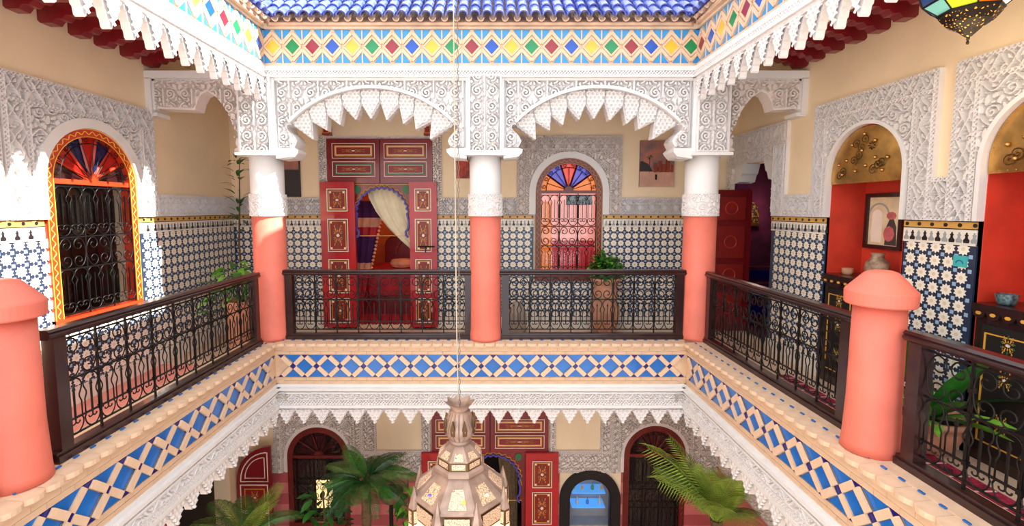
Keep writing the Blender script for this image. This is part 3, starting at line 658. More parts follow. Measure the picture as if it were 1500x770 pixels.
for i,x in enumerate((-2.17,-.84)):
    t=thing('wall_corbel','red painted wall corbel above the %s edge of the door'%('left','right')[i],'corbel',(x,WB,2.60),0,'corbels above the double doors')
    MB().prism([(-.05,0),(.05,0),(.04,.06),(.045,.09),(.04,.13),(-.04,.13),(-.045,.09),(-.04,.06)],-.12,0).build('corbel_body','maroonpanel',t); MB().ring(-.04,.04,.02,.12,.008,-.125,-.118).build('painted_line','gold',t)

# ------------------------------------------------------------------ coral newel posts
def newel(x,y,label):
    t=thing('newel_post',label,'post',(x,y,.246),0,'coral newel posts')
    MB().lathe([(.145,0),(.138,.05),(.128,.3),(.124,.85)],24).build('post_shaft','coral',t,smooth=True)
    MB().lathe([(.122,.855),(.158,.85),(.166,.858),(.168,.925),(.164,.935),(.083,1.028),(.07,1.038),(.045,1.046),(0.002,1.05)],40).build('post_cap','coral',t)
newel(2.205,2.60,'coral newel post with domed cap between the two right railings')
newel(-2.43,2.27,'coral newel post with domed cap at the left edge')

# ------------------------------------------------------------------ wrought iron
def spir(cx,cz,r,a0,turns,sgn,n=14,sh=.8): return [(cx+r*(1-sh*t)*C(a0+sgn*2*PI*turns*t),cz+r*(1-sh*t)*S(a0+sgn*2*PI*turns*t)) for t in np.linspace(0,1,n)]
def xz(P): return [(x,0,z) for x,z in P]
def tubemesh(P,r,name,m='iron',n=4): return MB().tube(xz(P),r,n).mesh(name,m,smooth=True)
def cscroll(w,h,r=.0045):    # a C opening to +x, with curled ends; centred on its spine
    q=h*.23; top=spir(w-q,h/2-q,q,PI/2,1.05,-1)
    body=[(w-q,h/2)]+[(w*.5-w*.5*C(0)+ (w-q)*(1-C(a))*.0+ (w-q)*(1-S(a)),h/2*C(a)) for a in np.linspace(0,PI,13)][1:-1]+[(w-q,-h/2)]
    bot=[(x,-z) for x,z in top]
    return top[::-1]+body[1:-1]+bot
BAYW=.228
IR={}
IR['c']=tubemesh(cscroll(.106,.225),.0048,'iron_scroll')
def usc(w,h):
    q=h*.33; L=spir(-w+q*1.0,h-q,q,PI,1.0,-1,12); P=L[::-1]+[(-w+ .0,h-q)]+[(w*C(a),-0+ (h-q)*(1+S(a))) for a in np.linspace(PI,2*PI,11)]+[(w,h-q)]+[(-x,z) for x,z in L]
    return P
IR['u']=tubemesh(usc(.052,.10),.0046,'iron_scroll')
kp=[(-.046,0),(-.046,.085),(-.034,.115),(-.034,.13),(-.050,.165)]+[(.052*C(a),.185+.047*S(a)) for a in np.linspace(PI,0,9)]+[(.050,.165),(.034,.13),(.034,.115),(.046,.085),(.046,0)]
IR['k']=tubemesh(kp,.0048,'iron_loop')
sp=MB().box(-.004,.004,-.004,.004,0,.16); sp.prism([(-.009,.16),(.009,.16),(0,.195)],-.004,.004); IR['s']=sp.mesh('iron_spear','iron')
IR['collar']=MB().box(-.011,.011,-.011,.011,-.012,.012).mesh('iron_collar','iron')
def railing(label,length,loc,rz,ext=(0,0)):
    """local x from 0 to length, z=0 at the ledge top"""
    t=thing('balcony_railing',label,'railing',loc,rz,'dark iron balcony railings')
    mb=MB(); Pf=[(-.032,.690),(.032,.690),(.045,.705),(.045,.715),(.036,.722),(.042,.732),(.03,.745),(-.03,.745),(-.042,.732),(-.036,.722),(-.045,.715),(-.045,.705)]
    n=len(Pf); x0,x1=-.03-ext[0],length+.03+ext[1]
    mb.add([(x0,y,z) for y,z in Pf]+[(x1,y,z) for y,z in Pf],[list(range(n)),list(range(2*n-1,n-1,-1))]+[(i,i+n,(i+1)%n+n,(i+1)%n) for i in range(n)])
    mb.build('top_rail','darkwood',t)
    MB().box(x0,x1,-.045,.045,0,.04).box(x0,x1,-.032,.032,.04,.06).build('bottom_rail','darkwood',t)
    for x in(.0,length-.075): MB().box(x,x+.075,-.035,.035,.06,.69).build('end_post','darkwood',t)
    a,b=.075,length-.075; nb=max(1,round((b-a)/BAYW)); bw=(b-a)/nb; f=bw/BAYW
    for z in(.665,.425,.19,.10): MB().box(a,b,-.005,.005,z-.005,z+.005).build('crossbar','iron',t)
    bar=MB().box(-.0055,.0055,-.0055,.0055,.06,.69).mesh('baluster','iron')
    for i in range(nb+1):
        x=a+i*bw
        if 0<i<nb: O('baluster',bar,t,(x,0,0))
        if 0<i<nb:
            for z in(.425,.545,.19): O('iron_collar',IR['collar'],t,(x,0,z))
        if i==nb: break
        O('iron_scroll',IR['c'],t,(x+.006,0,.545),scale=(f,1,1)); O('iron_scroll',IR['c'],t,(x+bw-.006,0,.545),(0,0,PI),scale=(f,1,1))
        for k in(.25,.75):
            O('iron_loop',IR['k'],t,(x+bw*k,0,.19),scale=(f,1,1)); O('iron_spear',IR['s'],t,(x+bw*k,0,.19)); O('iron_scroll',IR['u'],t,(x+bw*k,0,.10),scale=(f,1,1))
    return t
railing('dark railing in front of the red double doors',1.98,(-2.19,4.90,.246),0)
railing('dark railing in front of the stained glass window and amphora',1.93,(.11,4.90,.246),0)
railing('long dark railing along the left gallery',2.21,(-2.40,2.455,.246),PI/2)
railing('dark railing along the right gallery beside the dark doorway',1.91,(2.25,4.73,.246),-PI/2)
railing('near dark railing at the right edge before the leafy pot',1.3,(2.25,2.415,.246),-PI/2)
railing('stub of dark railing at the lower left edge',.85,(-2.40,1.22,.246),PI/2)

# ------------------------------------------------------------------ arched windows with iron grilles
GW=None
def grille(p,wd,z0,z1,rowspec):
    """iron grille over a clear width wd between z0 and z1"""
    n=6; dx=wd/n
    for z in rowspec['bars']: MB().box(-wd/2,wd/2,-.004,.004,z-.005,z+.005).build('grille_bar','iron',p)
    for i in range(0,n+1,2): MB().box(-wd/2+i*dx-.005,-wd/2+i*dx+.005,-.005,.005,z0,z1).build('grille_bar','iron',p)
    za=rowspec['loops']
    for (zb,h) in za:
        lp=[(-dx*.42,0),(-dx*.42,h*.55),(-dx*.3,h*.66),(-dx*.3,h*.7),(-dx*.46,h*.8)]+[(dx*.47*C(a),h*.84+h*.16*S(a)) for a in np.linspace(PI,0,8)]+[(dx*.46,h*.8),(dx*.3,h*.7),(dx*.3,h*.66),(dx*.42,h*.55),(dx*.42,0)]
        L=tubemesh(lp,.005,'grille_loop'); sb=MB().box(-.004,.004,-.004,.004,0,h*.8).mesh('grille_spear','iron')
        for i in range(n): O('grille_loop',L,p,(-wd/2+dx*(i+.5),0,zb)); O('grille_spear',sb,p,(-wd/2+dx*(i+.5),0,zb))
    for (zb,h) in rowspec['scr']:
        cw=wd/6; c=tubemesh(cscroll(cw*.94,h),.0055,'grille_scroll')
        for i in range(3):
            x=-wd/2+wd/3*i; O('grille_scroll',c,p,(x+.004,0,zb+h/2)); O('grille_scroll',c,p,(x+wd/3-.004,0,zb+h/2),(0,0,PI))
    for zb,h in rowspec['u']:
        u=tubemesh([(x*dx*.48/.052,z*h/.1) for x,z in usc(.052,.10)],.005,'grille_scroll')
        for i in range(n): O('grille_scroll',u,p,(-wd/2+dx*(i+.5),0,zb))
def window(name,label,loc,rz,r,zb,zs,fm,paint,panes,lower,fanm,grid=True,gy=-.02):
    """frame outer half width r, sill zb, spring zs (absolute z; loc z is the sill)"""
    t=thing(name,label,'window',(loc[0],loc[1],zb),rz,kind='structure'); Z=zs-zb; ft=.075
    f=MB(); archband(f,0,Z,r-ft,r,0,-.03,.06); f.box(-r,r,-.035,.06,0,.075); fr=f.build('frame',fm,t)
    # painted running scroll on the frame
    P=[]
    path=[(-r+ft/2,z) for z in np.linspace(.09,Z,100)]+arc(0,Z,r-ft/2,PI,0,126)[1:]+[(r-ft/2,z) for z in np.linspace(Z,.09,100)][1:]
    for i,(x,z) in enumerate(path):
        a=path[min(i+1,len(path)-1)]; b=path[max(i-1,0)]; dx,dz=a[0]-b[0],a[1]-b[1]; l=math.hypot(dx,dz) or 1; o=.013*S(i*.9)
        P.append((x-dz/l*o,-.031,z+dx/l*o))
    MB().tube(P,.0028 if paint=='gold' else .0036,4).build('painted_scroll',paint,fr)
    e=MB(); ew=.003 if paint=='gold' else .0045; archband(e,0,Z,r-.003-ew,r-.003,0.02,-.034,-.028); archband(e,0,Z,r-ft+.003,r-ft+.003+ew,.08,-.034,-.028); e.build('painted_line',paint,fr)
    ri=r-ft; 
    MB().box(-ri,ri,-.015,.03,Z-.02,Z+.02).build('transom',fm,t)
    # fan of panes
    k=len(panes); hub=.055
    for i,m in enumerate(panes):
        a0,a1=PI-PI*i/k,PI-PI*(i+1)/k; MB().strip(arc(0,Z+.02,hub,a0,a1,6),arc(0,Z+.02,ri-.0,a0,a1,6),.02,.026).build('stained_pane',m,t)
        if i:
            d=(C(a0),S(a0)); MB().tube([(d[0]*hub,.01,Z+.02+d[1]*hub),(d[0]*ri,.01,Z+.02+d[1]*ri)],.012,4).build('glazing_bar',fm,t)
    MB().prism(arc(0,Z+.02,hub+.012,0,PI,10),-.005,.03).build('fan_hub',fm,t)
    # fan iron
    for i in range(1,10):
        a=PI*i/10; MB().tube([(hub*C(a),gy,Z+.02+hub*S(a)),((ri-.06)*C(a),gy,Z+.02+(ri-.06)*S(a))],.0042,4).build('grille_ray','iron',t)
    MB().tube([(x,gy,z) for x,z in arc(0,Z+.02,ri-.07,0,PI,20)],.0045,4).build('grille_hoop','iron',t)
    sc_=tubemesh(spir(0,0,.032,0,1.3,1),.0042,'grille_scroll')
    for i in range(10):
        a=PI*(i+.5)/10; O('grille_scroll',sc_,t,((ri-.035)*C(a),gy,Z+.02+(ri-.035)*S(a)),(0,-a+(PI if i<5 else 0),0))
    # lower leaf
    for args in lower: 
        x0,x1,za,zc,m,y=args; MB().box(x0*ri,x1*ri,y,y+.006,.08+za*(Z-.1),.08+zc*(Z-.1)).build('window_pane',m,t)
    MB().box(-ri,ri,.045,.048,.08,Z-.02).build('glass_pane','glass',t)
    if grid:
        h=Z-.02; H=h-.08; b=.08
        g=O('grille',None,t,(0,gy,0))
        grille(g,2*ri,b,h,dict(bars=(b+.02,b+H*.36,b+H*.60,b+H*.98),loops=((b+H*.10,H*.26),(b+H*.70,H*.28)),scr=((b+H*.37,H*.22),),u=((b+.02,H*.09),(b+H*.61,H*.09))))
    return t
window('window_1','arched stained glass window with orange and blue fanlight on far wall',(1.04,WB,0),0,.45,.655,1.86,'framedark','gold',
  ('p_orange','p_blue','p_red','p_blue','p_orange'),[(-1,1,.42,1,'pinkglass_glow',.09),(-1,1,0,.42,'redglass_glow',.09),(-.95,-.55,0,.9,'p_orange',.084),(-.05,.9,.86,.98,'bowl',.084)],None)
lw=window('window_2','sunlit arched window in a painted orange frame on the left wall',(WL,4.10,0),PI/2,.465,.665,1.86,'framered','yellowpaint',
  ('s_dark','s_red','s_blue','s_red','s_blue','s_red','s_dark'),[],None)
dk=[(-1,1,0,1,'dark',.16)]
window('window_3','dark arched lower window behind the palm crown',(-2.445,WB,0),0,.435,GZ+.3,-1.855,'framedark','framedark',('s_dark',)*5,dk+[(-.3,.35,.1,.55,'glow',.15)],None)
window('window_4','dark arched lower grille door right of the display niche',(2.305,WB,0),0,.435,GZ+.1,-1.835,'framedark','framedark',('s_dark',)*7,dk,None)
# rooms behind
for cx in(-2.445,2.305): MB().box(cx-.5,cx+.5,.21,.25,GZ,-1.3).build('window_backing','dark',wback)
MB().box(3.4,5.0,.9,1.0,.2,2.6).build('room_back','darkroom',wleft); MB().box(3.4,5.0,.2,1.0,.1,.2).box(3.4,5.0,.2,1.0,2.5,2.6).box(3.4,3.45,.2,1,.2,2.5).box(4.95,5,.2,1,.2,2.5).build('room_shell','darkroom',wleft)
MB().box(.4,1.7,.3,.34,.5,2.4).build('room_back','pinkglass_glow',wback)  # pink sheet with emission added behind the far window

# ------------------------------------------------------------------ painted doors
def ornament():
    mb=MB()
    def petal(a,r0,r1,w,y=-.003):
        d=(C(a),S(a)); n=(-S(a),C(a)); mid=(r0+r1)/2
        P=[(d[0]*r0,d[1]*r0),(d[0]*mid+n[0]*w,d[1]*mid+n[1]*w),(d[0]*r1,d[1]*r1),(d[0]*mid-n[0]*w,d[1]*mid-n[1]*w)]
        mb.prism(P,y,0)
    mb.mi=0
    for i in range(8): petal(i*PI/4,0,.16,.035)
    mb.mi=1
    for s in(1,-1):
        for i in range(5):
            a=PI/2*s+(i-2)*.42; petal(a,.22,.46-.05*abs(i-2),.03)
        for sx in(1,-1):
            for k in range(3): mb.prism([(sx*(.28+.0*k)+.03*C(t),s*(.16+.17*k)*.9+.03*S(t)) for t in np.linspace(0,2*PI,7)[:-1]],-.003,0)
            mb.prism([(sx*.1,s*.2),(sx*.2,s*.42),(sx*.16,s*.6),(sx*.13,s*.42)],-.003,0); mb.prism([(sx*.22,s*.52),(sx*.3,s*.72),(sx*.24,s*.8)],-.003,0)
    mb.mi=2
    for s in(1,-1):
        petal(PI/2*s,.5,.78,.06); petal(PI/2*s,.8,.93,.03)
        for sx in(1,-1): mb.prism([(sx*.3,s*.1),(sx*.42,s*.2),(sx*.34,s*.32)],-.003,0)
    return mb.mesh('painted_flower',['whitepaint','gold','greenpaint'])
ORN=ornament()
def tallpanel(p,x0,x1,z0,z1,y,corner=True):
    q=O('door_panel',MB().box(x0,x1,y-.006,y+.01,z0,z1).mesh('door_panel','doorred_dark'),p); 
    MB().ring(x0,x1,z0,z1,.010,y-.012,y).build('panel_moulding','whitepaint',q); MB().ring(x0+.026,x1-.026,z0+.026,z1-.026,.010,y-.009,y).build('panel_moulding','gold',q)
    cx,cz=(x0+x1)/2,(z0+z1)/2; MB().box(x0+.04,x1-.04,y-.008,y,z0+.04,z1-.04).build('panel_field','maroonpanel',q)
    O('painted_flower',ORN,q,(cx,y-.008,cz),scale=((x1-x0)*.62,1,(z1-z0)*.40))
    if corner:
        for sx in(0,1):
            for sz in(0,1): MB().box(*( (x0+.036,x0+.06) if sx==0 else (x1-.06,x1-.036)),y-.0095,y,*((z0+.036,z0+.06) if sz==0 else (z1-.06,z1-.036))).build('painted_corner','whitepaint',q)
def widepanel(p,x0,x1,z0,z1,y,inner):
    q=O('door_panel',MB().box(x0,x1,y-.006,y+.01,z0,z1).mesh('door_panel','doorred_dark'),p)
    MB().ring(x0,x1,z0,z1,.007,y-.012,y).build('panel_moulding','whitepaint',q); MB().ring(x0+.035,x1-.035,z0+.03,z1-.03,.016,y-.010,y).build('panel_moulding',inner,q)
    MB().ring(x0+.052,x1-.052,z0+.046,z1-.046,.005,y-.011,y).build('panel_moulding','whitepaint',q)
    cx,cz=(x0+x1)/2,(z0+z1)/2; h=(z1-z0)/2-.056; w=(x1-x0)/2-.075
    MB().prism([(cx+w*.98+h*.5*C(a),cz+h*S(a)) for a in np.linspace(-PI/2,PI/2,7)]+[(cx-w*.98-h*.5*C(a),cz-h*S(a)) for a in np.linspace(-PI/2,PI/2,7)],y-.008,y).build('panel_field','maroonpanel',q)
    O('painted_flower',ORN,q,(cx,y-.008,cz),(0,PI/2,0),scale=(h*1.3,1,w*.95))
def doubledoor(name,label,cx,z0,W,zt,zp,opL,opR,leaves,panels):
    t=thing(name,label,'door',(cx,WB,z0),0,kind='structure')
    Zp=zp-z0; Zt=zt-z0
    MB().box(-W,-.006,-.045,.1,Zp,Zt).build('transom_board','doorred_dark',t); MB().box(.006,W,-.045,.1,Zp,Zt).build('transom_board','doorred_dark',t); MB().box(-W,W,-.035,.09,Zp,Zt-.005).build('transom_core','dark',t)
    for (x0,x1,a,b,inn) in panels: widepanel(t,x0,x1,a-z0,b-z0,-.046,inn)
    # portal with horseshoe arch
    oc=(opL+opR)/2; r=(opR-opL)/2-.03; zs=Zp-r-.06
    mb=MB().box(-W,opL,-.01,.1,0,Zp).box(opR,W,-.01,.1,0,Zp); mb.build('door_jamb','doorred_dark',t)
    mb=MB(); mb.strip(arc(oc,zs,r,PI/2,PI,12),[(x,Zp) for x,z in arc(oc,zs,r,PI/2,PI,12)],0,.06); mb.strip(arc(oc,zs,r,0,PI/2,12),[(x,Zp) for x,z in arc(oc,zs,r,0,PI/2,12)],0,.06); mb.box(opL,oc-r,0,.06,zs-.3,Zp); mb.box(oc+r,opR,0,.06,zs-.3,Zp)
    por=mb.build('portal_board','doorred_dark',t)
    edge=[(x+.012*(1 if i%2 else -1)*C(a),z+.012*(1 if i%2 else -1)*S(a)) for i,(a,(x,z)) in enumerate(zip(np.linspace(0,PI,31),arc(oc,zs,r,0,PI,30)))]
    edge=[(oc+r-.0,zs-.32),(oc+r-.03,zs-.29),(oc+r-.035,zs-.24),(oc+r,zs-.2),(oc+r+.008,zs-.1)]+edge+[(oc-r-.008,zs-.1),(oc-r,zs-.2),(oc-r+.035,zs-.24),(oc-r+.03,zs-.29),(oc-r,zs-.32)]
    MB().tube([(x,-.012,z) for x,z in edge],.017,5).build('portal_edge','bluepaint',por); MB().tube([(x*1.0+(x-oc)*.06,-.006,z+.03) for x,z in edge[4:-4]],.007,4).build('portal_line','gold',por)
    for s in(-1,1): MB().prism([(oc+s*(r-.02)+.05*C(a),Zp-.085+.06*S(a)) for a in np.linspace(0,2*PI,9)[:-1]],-.012,0).build('portal_rosette','greenpaint',por); 
    MB().ring(opL-.02,opR+.02,zs-.3,Zp-.01,.008,-.008,0).build('portal_line','gold',por)
    for (x0,x1,ps,bolt) in leaves:
        lf=O('door_leaf',MB().box(x0,x1,-.095,-.05,.03,Zp+.015).mesh('door_leaf','doorred'),t)
        for (a,b) in ps: tallpanel(lf,x0+(x1-x0)*.2,x1-(x1-x0)*.2,a-z0,b-z0,-.095)
        if bolt:
            xc=(x0+x1)/2+.03; MB().tube([(xc-.1,-.12,1.13),(xc+.12,-.12,1.13)],.011,6).tube([(xc,-.12,1.14),(xc,-.125,1.05)],.008,5).build('bolt','iron',lf)
    return t
LP=[(1.60,1.90),(1.06,1.50),(.50,.96),(.09,.43)]
doubledoor('door_1','open red double door with painted panels on the far gallery wall',-1.49,0,.70,2.56,1.975,-.37,.39,[(-.79,-.335,LP,False),(.395,.76,LP,True)],
  [(-.63,-.06,2.30,2.50,'gold'),(-.63,-.06,2.06,2.26,'greenpaint'),(.06,.63,2.30,2.50,'gold'),(.06,.63,2.06,2.26,'greenpaint')])
LQ=[(-2.26,-1.87),(-2.80,-2.32)]
doubledoor('door_2','open red double door with painted panels on the ground floor',-.02,GZ,.82,-1.1,-1.775,-.36,.45,[(-.96,-.5,LQ,False),(.50,.957,LQ,False)],
  [(-.76,-.07,-1.48,-1.29,'gold'),(-.76,-.07,-1.71,-1.52,'gold'),(.07,.76,-1.48,-1.29,'gold'),(.07,.76,-1.71,-1.52,'gold')])
# --- bedroom behind door_1
def room(name,x0,x1,y0,y1,z0,z1,m,label,fm=None):
    mb=MB().box(x0,x1,y1,y1+.05,z0,z1).box(x0-.05,x0,y0,y1+.05,z0,z1).box(x1,x1+.05,y0,y1+.05,z0,z1).box(x0-.05,x1+.05,y0,y1+.05,z1,z1+.05).box(x0-.05,x1+.05,y0,y1+.05,z0-.06,z0-.01)
    return struct(name,mb,m,label,'wall')
room('wall_bedroom',-2.4,-.5,6.5,8.3,0,2.7,'orangewall','orange bedroom walls seen through the open red doors')
struct('floor',MB().box(-2.38,-.52,6.5,8.28,-.009,.004),'silkred','red bedroom floor beyond the open double door','floor')
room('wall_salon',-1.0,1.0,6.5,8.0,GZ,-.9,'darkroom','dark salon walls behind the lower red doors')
def fillglobe(x,y,z,e,label,col=(1,.72,.42)):
    t=thing('hidden_fill_lamp',label,'lamp',(x,y,z)); MB().lathe([(.005,.09),(.05,.06),(.07,0),(.05,-.05),(.01,-.07)],12).build('shade','glow',t); MB().tube([(0,0,.09),(0,0,.5)],.006,5).build('cord','iron',t)
    l=bpy.data.lights.new('fill_bulb','POINT'); l.energy=e; l.color=col; l.shadow_soft_size=.08; o=bpy.data.objects.new('fill_bulb',l); COL.objects.link(o); o.parent=t; o.location=(0,0,-.12)
fillglobe(-.85,7.1,2.15,9,'small unseen globe lamp added to light the bedroom')  # out-of-sight lamp added as warm fill for the bedroom
cu=MB(); n=14
Lc=[(-1.74,1.93),(-1.72,1.78),(-1.62,1.58),(-1.46,1.36),(-1.28,1.18),(-1.10,1.03)]; Rc=[(-1.28,1.96),(-1.22,1.80),(-1.17,1.62),(-1.13,1.44),(-1.10,1.26),(-1.09,1.06)]
vs=[];fs=[]
for i in range(len(Lc)):
    for j in range(n+1):
        u=j/n; x=Lc[i][0]*(1-u)+Rc[i][0]*u; z=Lc[i][1]*(1-u)+Rc[i][1]*u; vs.append((x,.035*S(u*22+i*.5)*(1-.12*i),z+.01*C(u*22)))
for i in range(len(Lc)-1):
    for j in range(n): a=i*(n+1)+j; fs.append((a,a+1,a+n+2,a+n+1))
cu.add(vs,fs); c=cu.build('door_curtain','curtain',None,(0,6.52,0),smooth=True); tag(c,'cream silk curtain swept aside in the open red doorway','curtain')
dr=thing('striped_drape','purple and red striped drape with fringe beside the bed','drape',(-1.62,6.95,.0))
zz=[(1.75,1.50,'purple'),(1.50,1.36,'silkpink'),(1.36,1.22,'silkred'),(1.22,.82,'purple'),(.82,.70,'silkpink'),(.70,.05,'silkred')]
for a,b,m in zz:
    vs=[];fs=[]
    for k,z in enumerate((a,b)):
        for j in range(15): u=j/14; xr=-.02-.22*(1.5-z if z<1.5 else 0); vs.append((-.5+u*(xr+.5),.03*S(j*1.7),z))
    for j in range(14): fs.append((j,j+1,15+j+1,15+j))
    MB().add(vs,fs).build('drape_band',m,dr,smooth=True)
fr=MB()
for k in range(16): z=1.48-k*.055; x=-.02-.22*(1.5-z); fr.lathe([(.004,z-.03),(.022,z-.015),(.02,z),(.004,z+.012)],6,cx=x,cy=-.03)
fr.build('fringe','silkpink',dr)
bd=thing('bed','red bed with carved arched headboard in the bedroom','bed',(-1.36,7.45,0))
MB().box(-.55,.5,-.3,.6,.06,.70).build('mattress','silkred',bd); MB().box(-.57,.52,-.33,.62,0,.3).build('bed_frame','doorred_dark',bd)
hb=MB().prism([(-.5,.4),(.5,.4),(.5,1.0)]+arc(0,1.0,.5,0,PI,14,.26)+[(-.5,1.0)],.62,.68); hb.build('headboard','doorred_dark',bd); MB().tube([(x,.61,z) for x,z in arc(0,.85,.3,0,PI,14,.3)],.02,5).build('headboard_arch','maroonpanel',bd)
for i,x in enumerate((-1.42,-1.02)):
    pm=MB(); pm.lathe([(.02,-.07),(.17,-.05),(.2,0),(.17,.05),(.02,.07)],14); o=pm.build('cushion','rug_pale' if i else 'silkpink',None,(x,7.35,.775),(.15,0,0)); o.scale=(1,.6,1); tag(o,('patterned peach cushion lying on the left of the bed','pale cushion lying on the right of the bed')[i],'cushion','cushions on the bed')
# --- salon curtain below
vs=[];fs=[]
for i,z in enumerate(np.linspace(-1.85,-3.1,6)):
    for j in range(13): u=j/12; vs.append((.38-.30*u*(1-.10*i)+.0,.03*S(j*2.1),z))
for i in range(5):
    for j in range(12): a=i*13+j; fs.append((a,a+1,a+14,a+13))
tag(MB().add(vs,fs).build('salon_curtain','trunk',None,(0,6.5,0),smooth=True),'brown curtain hanging inside the lower red doorway','curtain')
# --- passage behind the right doorway
pr=MB().box(3.4,4.8,7.2,7.25,-.02,2.8).box(4.75,4.8,4.8,7.2,-.02,2.8).box(3.4,4.8,4.75,4.8,-.02,2.8).box(3.4,4.8,4.75,7.25,2.75,2.8).box(3.4,4.8,4.75,7.25,-.06,-.01).box(3.35,3.4,6.35,7.25,-.02,2.8)
MB().box(-6.152,-6.146,0,.2,0,1.98).build('doorway_lining','plum',wright)
struct('wall_passage',pr,'plum','plum coloured stair passage behind the right doorway','wall')
lf=thing('door_3','carved red door leaf folded open in the dark right doorway','door',(2.86,6.10,0),0,kind='structure')
MB().box(0,.54,-.02,.02,.02,1.88).build('door_leaf','doorred_dark',lf)
for a,b in((1.48,1.80),(.98,1.42),(.62,.92),(.1,.56)):
    q=O('door_panel',MB().box(.08,.46,-.03,-.02,a,b).mesh('door_panel','maroonpanel'),lf); MB().ring(.08,.46,a,b,.012,-.036,-.028).build('panel_moulding','framedark',q); MB().tube([(x,-.034,z) for x,z in arc(.27,(a+b)/2,.08,0,2*PI,14,min(.08,(b-a)*.3))[:-1]],.007,4,True).build('panel_rosette','framered',q)
for i in range(3):
    s=thing('stair_step','%s tiled step in the dark passage'%('lowest','middle','highest')[i],'step',(4.05,6.50+.22*i,0),0,'steps in the passage'); MB().box(-.62,.62,0,.20,0,.22*(i+1)+.1).build('step_body','plum',s); MB().box(-.62,.62,-.01,0,.22*i+.13,.22*i+.27).build('step_tiles','navy',s)
sn=thing('wall_sconce','pierced brass arch sconce glowing in the dark passage','sconce',(3.98,7.19,1.42)); MB().prism([(-.12,0),(.12,0),(.12,.12)]+arc(0,.12,.12,0,PI,8,.2)+[(-.12,.12)],-.06,0).build('sconce_shade','pierced_d',sn); MB().box(-.13,.13,-.08,0,-.05,0).build('sconce_shelf','brass_dark',sn)
l=bpy.data.lights.new('sconce_bulb','POINT'); l.energy=4; l.color=(1,.7,.6); l.shadow_soft_size=.1; o=bpy.data.objects.new('sconce_bulb',l); COL.objects.link(o); o.parent=sn; o.location=(0,-.3,.2)

# ------------------------------------------------------------------ niches on the right wall
def niche(cx,w,tag_):
    x0,x1=cx-w,cx+w; mb=MB().box(x0-.03,x1+.03,.32,.36,0,2.4).box(x0-.03,x0,0.0,.34,0,2.4).box(x1,x1+.03,0.0,.34,0,2.4).box(x0,x1,.0,.34,2.34,2.4).box(x0,x1,0.0,.34,-.02,.0)
    mb.build('niche_lining','nichered',wright)
niche(-4.0,.395,''); niche(-2.61,.405,'')
def hood(cx,r,label):
    t=thing('brass_hood',label,'hood',(WR,-cx,1.86),-PI/2,'brass niche hoods'); zs=.085
    mb=MB(); vs=[(0,-.035,.2)]; rings=7; seg=22; outl=[(r-.006,.0)]+arc(0,zs,r-.006,0,PI,seg)+[(-r+.006,0)]; m_=len(outl)
    vs=[(0,-.05,.17)]; fs=[]
    for k in range(1,rings+1):
        f=k/rings
        for x,z in outl: vs.append((x*f,-.012-.042*(1-f*f),.17+(z-.17)*f))
    for i in range(m_): fs.append((0,1+i,1+(i+1)%m_))
    for k in range(rings-1):
        for i in range(m_): a=1+k*m_; fs.append((a+i,a+m_+i,a+m_+(i+1)%m_,a+(i+1)%m_))
    mb.add(vs,fs); mb.build('hood_sheet','brass',t,smooth=True)
    by=lambda x,z:-.014-.042*max(0,1-(abs(x)/r)**2*.8-((z-.17)/.3)**2*.6)
    boss=MB().lathe([(.017,0),(.014,.008),(.006,.014),(.001,.015)],8).mesh('boss','brass',True); dot=MB().lathe([(.006,0),(.004,.004),(.001,.005)],6).mesh('rivet','brass',True)
    for x,z in((0,.27),(-.17,.2),(.14,.2),(.05,.14),(-.22,.08),(.21,.09),(-.06,.10),(0,.41),(-.12,.33),(.12,.34),(.25,.19),(-.27,.17)): O('boss',boss,t,(x*r/.4,by(x,z),z),(PI/2,0,0))
    for x in np.linspace(-r+.03,r-.03,17): O('rivet',dot,t,(x,-.016,.014),(PI/2,0,0))
    for k in range(1,15): a=PI*k/15; O('rivet',dot,t,((r-.025)*C(a),-.016,zs+(r-.025)*S(a)),(PI/2,0,0))
    cur=tubemesh(spir(0,0,.045,0,1.4,1)+[(.0,0)],.0035,'engraved_curl','brass_dark')
    for x,z,a in((-.07,.33,0),(-.03,.24,2),(.0,.3,4),(-.08,.19,1),(.17,.13,0),(.2,.16,3),(.13,.1,5),(-.21,.11,2),(-.25,.07,0),(.02,.36,1)): O('engraved_curl',cur,t,(x*r/.4,by(x,z)-.003,z),(0,a,0))
    for i in range(8):
        a=i*PI/4; MB().prism([(.1+.012*C(a),.3+.012*S(a)),(.1+.03*C(a+.2),.3+.03*S(a+.2)),(.1+.036*C(a),.3+.036*S(a)),(.1+.03*C(a-.2),.3+.03*S(a-.2))],by(.1,.3)-.006,by(.1,.3)).build('engraved_petal','brass_dark',t)
hood(-4.0,.398,'domed brass hood above the niche with the framed portrait'); hood(-2.61,.408,'domed brass hood above the right edge niche')
